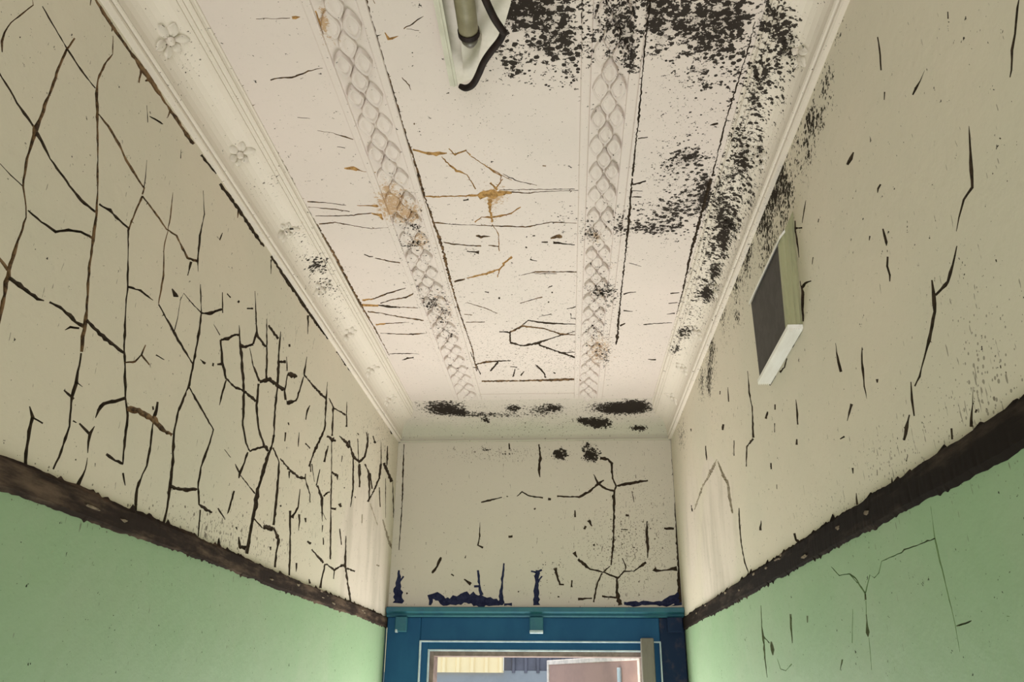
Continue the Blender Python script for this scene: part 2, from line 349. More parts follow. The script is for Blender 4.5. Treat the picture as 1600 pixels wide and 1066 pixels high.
('d',[22944,20131,25,2,23094,19633,51,3,23060,19296,186,7,23125,18968,135,3,23092,18639,75,0,23076,18395,25,0]),
('d',[23019,19377,110,-12,22425,19180,45,-5]),
('d',[22220,19209,94,2,22190,19009,250,4,22194,18890,77,1]),
('d',[20052,19678,64,5,20148,19390,90,5,20185,19064,26,1]),
('d',[18689,19530,66,5,18741,19397,67,4]),
('e',[21785,18797,22,-1,21552,18560,32,-4,21070,18511,-11,-7,20443,18641,-31,-8]),
('d',[16724,18603,33,3,16905,18446,17,1]),
('e',[16561,20227,15,-2,16216,20041,10,-5,15625,19996,10,-4,15264,19791,19,-3]),
('e',[16617,20254,16,-2,16208,20037,13,-6,15589,19990,8,-7,15339,19882,28,-3,14956,19584,41,-4]),
('d',[14956,19584,37,4,14994,19485,52,5]),
('e',[14983,19470,19,2,15065,19259,19,1]),
('d',[15065,19259,23,1,15137,18976,64,2,15143,18905,19,0]),
('e',[15106,18889,15,0,15150,18664,15,0,15212,18386,11,0]),
('e',[14956,19584,-28,-5,14601,19849,-17,-6,14415,19774,-1,-7,14177,19824,-17,-5,13977,19980,-11,-7,13078,19984,-5,-8]),
('d',[13078,19984,-13,-6,12992,20011,-7,-11,12447,19989,-3,-8,12121,19994,-6,-13,12031,19984,-2,-5,11876,19987,-5,-8]),
('e',[11872,19994,24,2,11846,19665,21,1,11793,19284,21,0,11749,18839,16,0,11762,18521,9,0]),
('e',[11872,19994,-14,-2,11811,20413,-7,-1]),
('d',[11723,18838,-2,-7,11450,18851,-4,-11,11263,18869,-2,-4]),
('d',[16682,18605,25,3,16933,18426,13,1]),
('e',[10367,18850,5,-7,10307,18842,5,-6]),
('e',[15719,19404,12,1,16017,18851,17,1])],
'C':[
('b',[-6919,11646,-7,4,-6911,12224,-9,5,-6928,13393,-10,5,-6910,14855,-10,6,-6876,15985,-18,12,-6852,16861,-23,15,-6877,17975,-32,21]),
('b',[-3599,11826,-16,4,-3611,12354,-19,6,-3600,13516,-12,4,-3593,14658,-22,8,-3592,16224,-20,8,-3556,17029,-27,12,-3567,17975,-29,11]),
('r',[-4640,12064,-16,6,-4648,12346,-33,10,-4676,12734,-11,3]),
('b',[-5864,12209,-2,5,-5186,12222,-3,9]),
('r',[-5148,12214,-10,41,-5067,12209,-8,34,-4984,12204,-2,7]),
('b',[-6164,13963,-2,16,-5984,13899,-3,12,-5675,13915,-4,22,-5267,13729,-1,18,-4935,13652,-1,6]),
('r',[-3415,12703,-8,5,-3378,12878,-23,27,-3305,12882,0,43,-3164,12815,1,10]),
('b',[-3020,12626,3,11,-2817,12492,4,12,-2574,12315,1,4]),
('b',[-2967,12629,-2,7,-2725,12691,-2,9]),
('b',[-3316,14028,-7,7,-3207,14293,-15,13,-3193,14440,-6,3]),
('k',[-5958,15237,-4,12,-5680,15290,-3,9]),
('b',[-5638,15738,-3,7,-5284,15859,-6,15,-4986,16048,-11,24,-4874,16123,-5,12]),
('k',[-5333,16384,-4,10,-5150,16444,-5,13]),
('r',[-5381,17282,-6,26,-5155,17294,-24,73,-4913,17440,-8,26,-4625,17494,-7,26]),
('r',[-3524,16586,-11,31,-3241,16746,-9,32,-2983,16797,-9,60,-2714,16773,-2,22]),
('r',[-2646,16594,-11,15,-2526,16857,-10,54,-2241,16688,-3,27,-2153,16891,-17,22]),
('r',[-2155,16913,-6,11,-1757,17427,-10,22,-1422,17799,-6,15,-1206,18013,-4,11]),
('r',[-2866,16914,-7,9,-2624,17461,-31,55,-2333,17713,-8,13,-2172,18379,-15,14]),
('r',[-1757,17427,-8,13,-1638,17629,-27,58,-1468,17797,-16,13,-1518,18161,-10,-3]),
('b',[-3331,15590,-12,19,-3307,15624,-11,17]),
('b',[-3468,11860,-4,2,-3452,11946,-6,4]),
('k',[-2442,14598,0,6,-2371,14572,1,21]),
('b',[-6901,17641,-27,20,-6868,18884,-27,21,-6841,20017,-32,26,-6789,21591,-41,33,-6827,24011,-55,48,-6791,25685,-42,43,-6747,27232,-27,28,-6742,29859,-12,13]),
('b',[-3573,17809,-28,13,-3564,18781,-26,13,-3507,20379,-30,17,-3475,21640,-41,20,-3517,23396,-44,22,-3511,25982,-19,13,-3420,29263,-21,14,-3493,31701,-23,11]),
('b',[-6756,18755,-11,32,-6215,18844,-6,20,-5758,18984,-6,20]),
('r',[-5467,19008,-4,17,-5032,19047,-8,33,-4938,19070,-21,72,-4893,19091,-8,26]),
('b',[-6810,19023,-7,20,-6196,19145,-6,20,-5738,19306,-5,17]),
('b',[-6743,19490,-8,28,-6244,19515,-7,28,-5683,19496,-4,21,-5161,19409,-3,20]),
('r',[-5161,19409,-7,20,-4936,19532,-40,77,-4910,19771,-24,21]),
('b',[-6763,19923,-6,29,-6280,19849,-8,28,-5723,20092,-6,18,-5343,20239,-4,18,-4817,20195,-2,15]),
('b',[-7644,19446,-6,27,-7365,19365,-2,19,-6970,19060,0,18]),
('r',[-3543,18651,-5,29,-3260,18691,-7,45,-2779,18689,-3,26,-2154,18677,-4,51]),
('r',[-2154,18677,-1,82,-2007,18641,-15,192,-1819,18676,-12,225,-1624,18617,-2,140,-1242,18593,-1,38]),
('r',[-1770,18105,-17,25,-1610,18447,-22,34]),
('r',[-1433,17958,-10,-15,-1651,18360,-14,-24]),
('r',[-1836,18867,-46,-2,-1890,19496,-33,3,-1888,20065,-26,7]),
('r',[-2366,20041,15,44,-2163,19764,1,27,-1816,19800,-1,56,-1300,19618,2,30]),
('b',[-3551,19983,-9,42,-3059,20104,-4,21,-2457,20183,-2,18,-1342,20306,-2,29]),
('r',[-1896,20162,-10,12,-1757,20666,-15,7,-1811,21720,-10,1]),
('b',[-2417,20787,-6,33,-2266,20846,-8,68,-2005,20838,-1,15]),
('b',[-3401,21104,-8,34,-3101,21246,-6,35,-2319,21391,-6,47]),
('b',[-2103,21358,-5,31,-1791,21449,-4,32]),
('k',[-2777,21673,-5,32,-2541,21740,-6,36,-2421,21779,-12,73]),
('k',[-5888,21723,-8,19,-5755,21865,-11,32,-5646,21870,-5,21]),
('b',[-5611,21962,-5,16,-5212,22176,-11,37,-4903,22306,-10,38]),
('b',[-4755,22726,-4,12,-4458,22982,-7,21]),
('r',[-6664,24860,-16,92,-6279,24780,-9,56]),
('b',[-6279,24780,-2,43,-5714,24396,-2,47,-5047,24028,-1,23]),
('b',[-6110,25138,-2,25,-5622,24852,-4,45,-5107,24696,-2,63,-4809,24371,3,30]),
('r',[-6816,25248,-20,84,-6207,25305,-13,58]),
('k',[-6201,25277,-13,47,-5855,25407,-21,84,-5504,25525,-6,26]),
('b',[-5794,25410,-9,42,-4886,25553,-6,32]),
('b',[-6683,25764,-18,64,-6213,25934,-9,32,-5875,26144,-12,44,-4868,26603,-14,62]),
('r',[-6639,26884,-13,75,-6264,26806,-7,46]),
('b',[-6264,26806,-7,41,-5407,26735,-4,23]),
('b',[-6636,27648,-6,24,-6055,27757,-10,49,-5464,27816,-9,55,-4915,27724,-3,24]),
('k',[-6705,29673,-5,27,-5996,29666,-9,48,-5581,29721,-4,21]),
('k',[-6335,30356,-2,27,-6086,30174,-6,69,-5821,30089,-7,56]),
('b',[-3405,23653,-1,46,-3037,23481,0,41]),
('r',[-2973,23422,0,23,-2316,23144,3,79,-1898,22862,10,55,-1706,22517,15,37]),
('r',[-1898,22862,-19,-11,-1996,23405,-20,-11]),
('r',[-1765,22573,22,66,-1451,22071,16,45]),
('b',[-4528,30826,-36,98,-4301,31338,-17,89,-3639,31325,-4,37]),
('b',[-3173,25203,-5,20,-2604,25657,-7,30,-2207,26116,-7,25]),
('b',[-3387,26825,-4,35,-2712,26824,-3,35]),
('b',[-3372,26137,-4,22,-3098,26225,-4,27]),
('k',[-2136,27731,-3,36,-1875,27776,-31,49,-1921,28707,-23,1]),
('b',[-3373,30875,-4,73,-2558,30614,-2,57]),
('k',[-2530,30713,-15,-44,-2940,31724,-14,-46]),
('k',[-2872,19824,-10,25,-2854,19844,-9,22]),
('k',[-2563,18902,0,29,-2413,18856,0,38]),
('k',[-2083,24905,-11,70,-2025,24935,-11,70]),
('k',[-2490,24412,-6,29,-2366,24484,-9,48]),
('b',[-1569,18517,-3,28,-770,18643,-2,32,-626,18598,0,19,35,18572,0,13,553,18572,0,13]),
('b',[-1703,20289,-2,29,-892,20358,0,33,-228,20127,1,29,475,20229,0,14]),
('r',[-1666,19807,2,20,-1355,19616,5,28,-1042,19309,7,26]),
('b',[-1250,23317,1,18,-787,23095,0,31,-57,23129,0,40,504,23156,0,27]),
('b',[-792,23216,-1,18,-115,23248,0,18]),
('b',[-1386,25355,2,30,-857,25030,3,30,-613,24904,6,69]),
('k',[-537,21243,-1,31,-353,21252,-1,43]),
('b',[-271,21046,5,33,-87,20931,7,114,68,20960,-3,68]),
('k',[-196,21280,-3,47,435,21449,-1,20]),
('b',[-1935,28706,25,1,-1876,27776,20,46,-1388,27230,-1,88,-620,27505,-7,58,-40,28023,-6,66,554,28133,0,31]),
('k',[-1384,27151,10,37,-1174,26769,0,34,-544,27031,-3,64,544,27159,0,29]),
('k',[-1938,28758,-13,81,-1480,29078,-5,72,-996,28922,8,127,-309,28347,6,54,485,27799,4,29]),
('k',[-863,29016,-15,86,-123,29771,-10,71,647,30462,-9,88]),
('k',[-124,29863,0,55,570,29801,1,34]),
('k',[-783,26481,1,16,-338,26245,3,32]),
('k',[-2267,27726,-4,49,-1939,27740,-3,49]),
('k',[-860,22099,-6,-10,-921,22266,-13,29,-707,22391,-3,20]),
('k',[193,25857,3,32,621,25660,3,26]),
('r',[551,18471,-17,0,574,19435,-25,-1,588,20381,-26,-1]),
('b',[588,20381,-19,-1,606,21618,-16,-1,662,25591,-7,0]),
('k',[1866,18084,-20,-4,1903,19501,-33,-6,1930,20645,-34,-8,1948,22122,-20,-5,1969,24290,-17,-5,2008,26531,-30,-8,2050,28451,-59,-19,2041,29143,-18,-9]),
('k',[3866,18185,-35,-17,3881,20348,-38,-21,3883,22215,-31,-16,3976,24646,-25,-13,3990,26471,-17,-11]),
('k',[1886,18371,2,12,2076,18315,7,30,2207,18239,7,26]),
('k',[1893,18665,1,13,2175,18688,1,16]),
('k',[1914,18967,1,13,2079,18958,2,29,2176,18980,1,29]),
('k',[2090,22640,-1,21,2492,22892,-1,17]),
('k',[2060,24824,11,53,2200,24723,7,44,2460,24655,3,20]),
('k',[2137,26092,1,49,2451,26179,1,22]),
('k',[2089,27386,22,85,2266,27157,7,26]),
('k',[2914,27312,4,35,3289,27235,5,41,3919,27200,3,23]),
('k',[3648,26456,3,22,3919,26394,8,50]),
('k',[3614,25585,3,21,3907,25528,5,31]),
('k',[3589,24828,5,35,3875,24774,4,25]),
('k',[-969,20909,-8,32,-944,20931,-8,32]),
('k',[-785,20867,0,34,-707,20860,0,34]),
('k',[-1023,21518,-6,39,-971,21542,-5,35]),
('k',[-419,24244,3,13,-270,24082,6,30]),
('k',[-307,24553,-7,52,-261,24582,-7,53]),
('k',[-442,25286,-6,45,-394,25316,-6,45]),
('k',[317,26230,-16,6,350,26638,-10,31,571,26694,-1,28]),
('k',[-2096,31228,-3,29,-1811,31341,-7,67]),
('k',[-1073,31071,-9,29,-802,31690,-18,60]),
('k',[3369,30674,2,28,3692,30745,5,64]),
('k',[1789,12118,-13,-3,1787,13080,-15,-3,1811,14243,-11,-2,1838,15565,-20,-4,1853,16861,-18,-4,1869,18006,-20,-5]),
('k',[496,12048,-10,-1,524,13789,-12,-1,545,15890,-6,0,598,18434,-7,0]),
('k',[3880,12805,-12,-5,3891,13495,-13,-5,3874,14465,-16,-8,3838,15798,-14,-7,3870,17110,-15,-7,3885,18108,-24,-11]),
('k',[1885,16436,3,21,2114,16393,3,15]),
('k',[1896,18374,6,27,2229,18227,6,24]),
('k',[3505,16010,2,10,3585,15995,10,34,3681,15953,8,24]),
('b',[-1564,18452,-1,13,-621,18474,-1,19,411,18509,0,13]),
('b',[-1417,17720,-4,10,-1070,18060,-4,17,-568,18292,-3,18]),
('b',[-404,17419,-2,25,-315,17439,-2,23]),
('k',[-3529,29641,-13,13,-3377,32110,-21,23]),
('b',[-3407,32917,-9,102,-1984,32920,-5,101,-756,32889,-2,121,699,32813,1,120,796,33035,-12,47]),
('k',[-3446,30958,0,71,-3012,30657,-2,53,-2564,30628,-5,81,-2028,30602,-2,36]),
('k',[-2550,30677,-18,-42,-2870,31612,-18,-45]),
('k',[-3796,31268,-4,37,-3478,31281,-6,56]),
('k',[-4536,30788,-39,72,-4438,31291,-33,61]),
('k',[-1903,31525,-15,-14,-2049,32431,-25,-23]),
('k',[-1552,31795,-12,-29,-1716,32311,-29,-72]),
('k',[-1027,31184,-21,51,-735,32089,-26,50,-702,32620,-27,18]),
('k',[-365,31974,-10,51,-275,32108,-13,69])],
}

BLOBS = {
'C':[
('m',-0.047,1.218,11.654,0.47,-0.925,17.107,1.25),
('m',0.013,1.297,22.385,0.111,-0.647,12.077,0.8),
('m',-0.094,1.38,28.6,1.763,-1.341,25.281,0.85),
('m',-0.026,1.322,25.692,0.672,-1.15,21.525,0.75),
('m',-0.097,1.231,26.874,1.848,-1.608,29.793,1.0),
('m',0.033,1.381,53.547,-0.302,-0.892,16.796,0.7),
('m',-0.015,1.438,20.729,0.395,-2.119,40.184,0.45),
('m',0.191,1.231,37.454,-3.624,-0.807,14.92,1.2),
('m',0.263,1.267,11.59,-1.565,-0.685,12.706,0.95),
('m',0.334,1.255,18.255,-3.222,-0.908,16.826,0.9),
('m',0.311,1.34,19.541,-3.044,-1.026,19.202,0.75),
('m',0.211,1.334,55.59,-5.689,-1.313,24.571,0.8),
('m',0.364,1.351,31.174,-5.717,-0.806,15.105,0.5),
('m',0.296,1.414,62.487,-8.869,-2.975,56.149,0.9),
('m',0.323,1.464,73.196,-11.149,-3.625,68.815,0.9),
('m',0.316,1.722,32.276,-4.245,-1.463,28.656,1.1),
('m',0.296,1.748,18.747,-2.271,-0.832,16.344,0.6),
('m',0.389,1.897,50.028,-7.62,-0.387,7.739,1.25),
('m',0.358,1.911,27.086,-3.75,-0.622,12.466,0.7),
('m',0.297,1.965,22.337,-2.473,-0.931,18.788,0.75),
('m',0.235,2.057,16.413,-1.359,-1.53,31.235,0.95),
('m',0.298,2.056,16.469,-1.766,-1.057,21.572,0.6),
('m',0.319,2.006,11.441,-1.346,-0.347,7.037,0.4),
('m',0.219,1.968,24.073,-1.91,-1.06,21.404,0.5),
('m',0.033,2.097,24.717,-0.105,-1.09,22.403,0.4),
('m',0.01,1.991,28.311,0.14,-0.794,16.094,0.35),
('m',-0.258,2.17,32.598,3.404,-1.52,31.581,0.4),
('m',0.295,1.321,8.769,-1.305,-0.348,6.497,0.52),
('m',0.376,1.418,25.079,-4.599,-0.273,5.147,0.5),
('m',0.318,1.519,17.794,-2.587,-0.374,7.154,0.3),
('m',0.317,1.791,12.526,-1.604,-0.278,5.498,0.5),
('m',0.329,2.023,9.473,-1.147,-0.462,9.386,0.5),
('m',-0.089,1.3,12.941,0.798,-0.573,10.699,0.5),
('m',-0.012,1.304,11.129,0.212,-0.473,8.829,0.5),
('m',-0.433,2.074,14.889,2.625,-0.202,4.161,0.38),
('m',-0.407,2.552,11.363,1.594,-0.113,2.462,0.32),
('m',0.138,2.577,19.217,-0.717,-0.075,1.633,0.42),
('m',0.028,2.043,13.881,-0.029,-0.446,9.11,0.35),
('s',0.007,2.571,3.288,0.016,-0.084,1.848,0.6),
('s',-0.309,2.663,3.394,0.354,-0.061,1.345,0.45),
('s',0.355,3.058,4.472,-0.417,-0.114,2.667,0.4),
('s',-0.07,3.04,2.346,0.061,-0.145,3.394,0.9),
('s',-0.177,1.537,22.777,2.216,-0.735,14.115,0.4),
('s',-0.17,1.471,17.652,1.717,-0.955,18.203,0.6),
('s',0.271,1.538,8.787,-1.064,-0.365,6.993,0.6),
('s',-0.034,1.653,13.059,0.342,-0.485,9.433,0.35),
('s',0.308,1.848,8.725,-1.057,-0.319,6.35,0.8),
('s',0.239,2.221,8.739,-0.693,-0.284,5.913,0.35),
('s',-0.234,1.945,9.492,0.991,-0.168,3.401,0.4),
('s',-0.213,1.259,26.24,3.492,-0.755,14.045,0.1),
('m',0.122,1.26,23.036,-1.296,-0.505,9.379,0.85),
('m',0.147,1.304,56.268,-3.874,-0.842,15.699,0.95),
('m',0.088,1.241,40.632,-1.516,-0.79,14.628,0.6),
('m',0.077,1.3,65.452,-1.982,-1.19,22.19,0.5),
('m',0.152,1.378,54.08,-3.723,-1.241,23.352,0.9),
('m',0.072,1.354,54.451,-1.458,-2.826,53.049,0.6),
('m',0.167,2.032,62.369,-3.552,-0.626,12.753,1.0),
('m',0.092,2.082,45.71,-1.224,-1.334,27.353,0.8),
('m',0.109,2.036,22.354,-0.755,-0.686,13.984,0.5),
('m',0.133,2.44,21.935,-0.818,-0.816,17.518,0.9),
('m',0.166,2.489,47.528,-2.273,-0.518,11.199,0.8),
('m',0.117,2.766,24.117,-0.696,-0.539,12.096,0.55),
('m',0.139,2.95,20.569,-0.695,-0.551,12.693,0.6),
('m',0.168,3.05,50.012,-2.041,-0.513,11.989,0.8),
('m',-0.421,2.004,30.61,5.396,-1.16,23.621,0.7),
('m',-0.41,2.105,37.88,6.268,-1.418,29.243,0.75),
('m',-0.453,2.13,52.44,9.434,-1.244,25.751,0.6),
('m',-0.439,2.501,28.838,4.419,-0.758,16.464,0.85),
('m',-0.46,2.404,59.498,9.845,-0.819,17.565,0.6),
('m',-0.415,2.604,27.925,3.917,-0.375,8.255,0.6),
('m',-0.415,2.772,17.685,2.354,-0.525,11.841,0.5),
('m',-0.471,1.593,65.352,15.308,-2.085,40.396,0.2),
('r',-0.455,1.229,78.631,21.572,-1.037,19.254,0.9),
('r',-0.443,1.281,42.485,11.035,-1.64,30.63,0.45),
('r',-0.449,1.87,20.721,4.102,-0.512,10.265,0.95),
('r',-0.409,1.937,25.731,4.536,-0.733,14.802,0.85),
('r',-0.409,2.094,26.631,4.406,-0.797,16.424,0.8),
('r',-0.428,1.571,33.1,7.153,-0.517,9.98,0.25),
('r',-0.167,1.869,22.67,1.801,-0.995,19.904,0.8),
('r',-0.182,1.948,57.021,4.733,-0.608,12.286,0.6),
('r',-0.207,1.683,10.628,1.11,-1.604,31.353,0.3),
('r',-0.47,1.933,28.247,5.694,-1.485,29.998,0.5),
('r',0.133,2.455,19.212,-0.717,-0.478,10.275,0.5),
('r',0.139,2.95,17.142,-0.579,-0.213,4.904,0.7),
('r',0.101,2.082,34.294,-1.039,-1.109,22.731,0.7),
('r',-0.407,2.552,15.148,2.125,-0.208,4.552,0.5),
('r',0.059,1.96,143.661,-2.127,-0.358,7.221,0.5),
('r',0.156,2.278,85.199,-4.075,-0.935,19.657,0.6)],
'KL':[
('m',2.181,0.103,7.924,23.15,13.338,-11.059,1.05),
('m',2.303,0.098,5.764,16.842,12.544,-10.628,0.6),
('m',1.97,0.099,7.713,20.794,22.306,-17.558,0.45),
('m',2.384,0.109,6.846,22.062,10.669,-8.189,0.45),
('m',1.247,0.082,13.954,25.203,58.749,-41.936,0.3),
('m',1.305,0.075,14.456,24.989,68.74,-55.784,0.45),
('s',1.281,0.079,7.164,10.494,10.581,-6.074,0.6),
('s',1.72,0.085,5.581,10.329,8.505,-5.63,0.7),
('s',2.531,0.09,4.634,9.088,4.358,-3.375,0.7),
('s',2.06,0.099,5.035,12.014,6.535,-3.822,0.8),
('m',1.728,0.127,14.832,42.755,23.293,-10.344,0.35),
('r',1.965,0.111,7.495,21.862,22.571,-13.641,0.5),
('m',3.441,0.036,3.019,6.027,6.409,-14.628,0.25),
('m',1.238,0.142,16.064,38.723,60.45,-10.812,0.3)],
'KR':[
('m',1.256,0.14,-6.178,-26.772,17.068,-6.136,0.95),
('m',1.274,0.179,-11.861,-58.485,19.339,0.896,0.9),
('m',1.294,0.106,-12.221,-44.368,18.892,-11.557,0.8),
('m',1.416,0.137,-9.934,-46.111,16.468,-6.154,0.8),
('m',1.366,0.107,-12.917,-49.047,17.473,-10.988,0.6),
('m',1.71,0.112,-8.36,-38.668,16.854,-13.092,1.25),
('m',1.622,0.137,-5.787,-29.848,22.219,-10.894,0.7),
('m',1.494,0.127,-6.262,-28.213,8.936,-5.019,0.55),
('m',1.95,0.125,-4.016,-22.323,13.428,-11.007,0.75),
('m',1.852,0.159,-6.21,-38.29,14.756,-3.582,0.7),
('m',2.075,0.092,-9.856,-43.724,9.718,-11.592,1.25),
('m',1.995,0.098,-6.152,-29.084,24.122,-27.087,0.9),
('m',2.256,0.084,-9.442,-42.48,16.989,-23.99,1.1),
('m',2.413,0.087,-6.769,-33.199,16.293,-24.44,1.5),
('m',2.752,0.12,-3.96,-28.162,15.364,-18.639,1.2),
('m',2.909,0.138,-4.078,-33.63,15.43,-13.487,0.9),
('m',2.582,0.136,-2.391,-17.146,4.516,-4.598,0.4),
('m',2.194,0.121,-2.688,-15.21,4.728,-5.196,0.35),
('m',1.316,0.085,-17.412,-50.932,11.055,-8.631,0.7),
('m',1.431,0.077,-19.217,-53.162,9.78,-8.918,0.6),
('m',1.65,0.072,-16.474,-43.162,6.547,-7.288,0.65),
('m',1.812,0.061,-16.327,-37.445,6.795,-9.05,0.7),
('m',1.978,0.069,-13.795,-38.98,5.892,-8.138,0.6),
('m',1.377,0.132,-3.771,-15.599,4.38,-2.522,0.62),
('m',1.709,0.136,-4.361,-20.23,2.665,-1.636,0.58),
('m',2.13,0.112,-3.886,-16.833,2.487,-2.82,0.62),
('m',1.846,0.091,-5.821,-22.903,8.068,-9.199,0.6),
('m',2.382,0.122,-2.377,-14.013,3.404,-4.136,0.5),
('s',1.734,0.131,-1.225,-7.323,1.089,-1.102,1.0),
('s',2.668,0.113,-1.486,-6.229,1.486,-2.648,0.7)],
'KE':[
('m',-0.539,0.125,14.001,-4.535,-0.597,-58.357,1.897),
('m',-0.474,0.112,33.413,-8.905,-0.804,-83.548,1.815),
('m',-0.554,0.141,9.976,-3.508,-0.374,-33.103,1.155),
('m',-0.227,0.127,30.863,-4.697,-0.853,-81.349,1.815),
('m',-0.042,0.128,24.399,-1.098,-0.882,-81.58,1.897),
('m',-0.101,0.118,14.135,-1.053,-0.466,-46.63,1.073),
('m',-0.356,0.104,5.574,-1.079,-0.989,-105.701,1.155),
('m',0.265,0.122,8.599,1.057,-0.529,-52.45,2.475),
('m',0.321,0.131,15.741,2.614,-0.546,-51.387,2.31),
('m',0.16,0.069,16.72,0.376,-0.525,-59.753,2.475),
('m',0.097,0.079,27.903,0.342,-0.945,-106.574,1.815),
('m',0.352,0.048,27.868,1.084,-0.882,-100.224,1.98),
('m',-0.36,0.083,55.108,-8.642,-0.939,-106.016,1.815),
('s',-0.118,0.097,1.3,-0.066,-0.094,-10.302,0.9),
('m',0.472,0.103,42.797,8.542,-0.673,-71.772,1.485),
('m',-0.053,0.19,2.38,-0.131,-0.57,-41.599,0.412)],
'WE':[
('m',-0.017,2.836,30.201,-0.451,-0.372,-40.468,2.145),
('m',0.13,2.832,27.822,-0.822,-0.33,-36.09,2.145),
('m',0.113,2.875,33.222,-0.922,-0.527,-53.607,1.32),
('m',-0.259,2.848,23.533,0.212,-0.601,-64.319,0.825),
('m',-0.372,2.861,40.975,0.825,-0.763,-80.032,1.155),
('s',0.277,2.391,3.913,-0.18,-0.009,-4.542,1.0),
('s',-0.304,2.839,3.008,0.041,-0.212,-23.061,0.9),
('m',-0.111,2.294,21.885,-0.131,-0.007,-15.112,0.412),
('m',-0.033,2.308,35.042,-0.492,-0.008,-12.09,0.412),
('s',0.349,2.681,5.701,-0.297,-0.038,-5.683,0.5),
('s',-0.524,2.197,3.891,0.147,0.02,-18.361,0.4)],
'WR':[
('m',1.45,2.866,-8.72,-4.314,6.653,-8.885,0.5),
('m',1.771,2.881,-6.917,-3.509,3.792,-6.128,0.6),
('m',1.661,2.899,-7.578,-3.815,7.65,-11.391,0.5),
('m',2.133,2.894,-5.602,-2.921,3.624,-6.987,0.5),
('m',2.682,2.835,-6.331,-3.426,2.757,-7.085,0.5),
('m',1.82,2.784,-7.538,-3.824,7.731,-14.108,0.42),
('m',1.061,2.099,-4.175,-1.946,24.302,-84.665,0.25),
('m',1.403,2.862,-23.611,-11.637,18.855,-24.439,1.1),
('m',1.349,2.821,-32.743,-16.045,31.901,-41.348,1.0),
('m',1.442,2.813,-29.678,-14.643,25.467,-35.606,1.1),
('m',1.515,2.841,-31.532,-15.663,26.895,-38.49,0.6),
('m',1.289,2.863,-20.242,-9.889,11.146,-13.24,0.7),
('m',1.183,2.916,-33.178,-16.107,16.199,-16.764,0.75),
('m',1.347,2.927,-18.353,-9.029,13.417,-15.713,0.4),
('m',1.631,2.896,-16.609,-8.342,15.14,-22.185,1.15),
('m',1.693,2.875,-13.258,-6.685,16.7,-25.891,1.1),
('m',1.597,2.822,-17.761,-8.872,13.053,-20.072,0.9),
('m',1.851,2.94,-11.208,-5.733,8.217,-13.167,1.25),
('m',2.024,2.926,-12.904,-6.682,7.839,-13.927,1.35),
('m',1.785,2.853,-18.236,-9.251,12.808,-21.408,0.8),
('m',1.657,2.785,-17.034,-8.535,12.036,-19.947,0.75),
('m',1.907,2.832,-8.477,-4.336,7.373,-13.455,0.45),
('m',2.187,2.922,-12.774,-6.693,8.263,-15.933,1.0),
('m',2.413,2.908,-14.436,-7.685,9.479,-20.45,0.9),
('m',2.213,2.797,-20.74,-10.836,18.754,-41.203,1.0),
('m',2.633,2.874,-12.588,-6.798,7.991,-19.424,1.0),
('m',2.726,2.805,-14.48,-7.851,6.068,-16.33,1.15),
('m',2.886,2.84,-12.983,-7.128,5.629,-15.512,0.9),
('m',2.359,2.857,-7.797,-4.127,5.24,-11.584,0.45),
('m',3.471,2.82,-5.998,-3.424,3.995,-13.532,0.7),
('m',3.453,2.928,-9.276,-5.311,9.46,-28.786,0.7),
('s',1.555,2.928,-3.909,-1.954,3.061,-4.151,0.9),
('s',0.976,2.13,-6.944,-3.219,4.265,-12.34,1.1),
('s',0.959,2.241,-6.058,-2.816,4.503,-9.561,0.55),
('s',1.271,2.13,-4.101,-1.946,4.381,-16.678,1.0),
('s',1.61,2.119,-2.77,-1.349,3.298,-16.5,0.8),
('s',0.841,2.42,-11.074,-5.134,6.849,-9.011,0.3),
('s',1.968,2.789,-3.521,-1.806,3.02,-5.933,0.6),
('s',2.819,2.581,-2.1,-1.136,1.015,-3.639,0.3),
('p',2.867,2.243,-3.291,-1.764,0.666,-4.301,1.0),
('p',2.887,2.508,-5.314,-2.881,4.523,-18.333,0.7),
('p',3.392,2.424,-3.599,-2.013,0.599,-3.242,0.5),
('r',2.946,2.617,-1.387,-0.758,1.949,-6.99,0.12)],
'WL':[
('p',3.343,2.269,3.09,1.051,0.631,-4.505,1.5),
('p',3.541,2.142,2.424,0.816,0.768,-7.917,1.4),
('p',3.452,2.084,3.023,1.025,1.307,-15.767,1.0),
('p',3.319,2.442,8.287,2.812,3.127,-16.266,0.6),
('s',1.835,2.128,3.431,1.291,3.127,-17.653,1.0),
('s',1.186,2.099,9.372,3.671,8.392,-34.017,0.5),
('s',1.46,2.107,4.037,1.555,4.467,-21.52,0.6),
('s',2.219,2.145,2.343,0.86,2.31,-14.93,0.7),
('s',2.455,2.295,1.547,0.558,1.307,-6.538,0.5),
('s',3.092,2.619,1.27,0.436,1.739,-6.621,0.6),
('s',2.217,2.777,2.803,1.014,3.507,-8.081,0.5),
('s',3.372,2.832,1.658,0.555,2.681,-8.832,0.7),
('m',2.636,3.084,7.575,2.65,13.564,-28.234,0.25),
('m',3.512,2.816,4.877,1.619,2.466,-8.591,0.3),
('r',1.223,2.887,31.218,11.98,34.899,-40.585,0.4),
('r',1.303,2.932,56.452,21.538,65.005,-77.219,0.3),
('r',1.079,2.914,36.652,14.177,66.986,-67.501,0.3)],
}


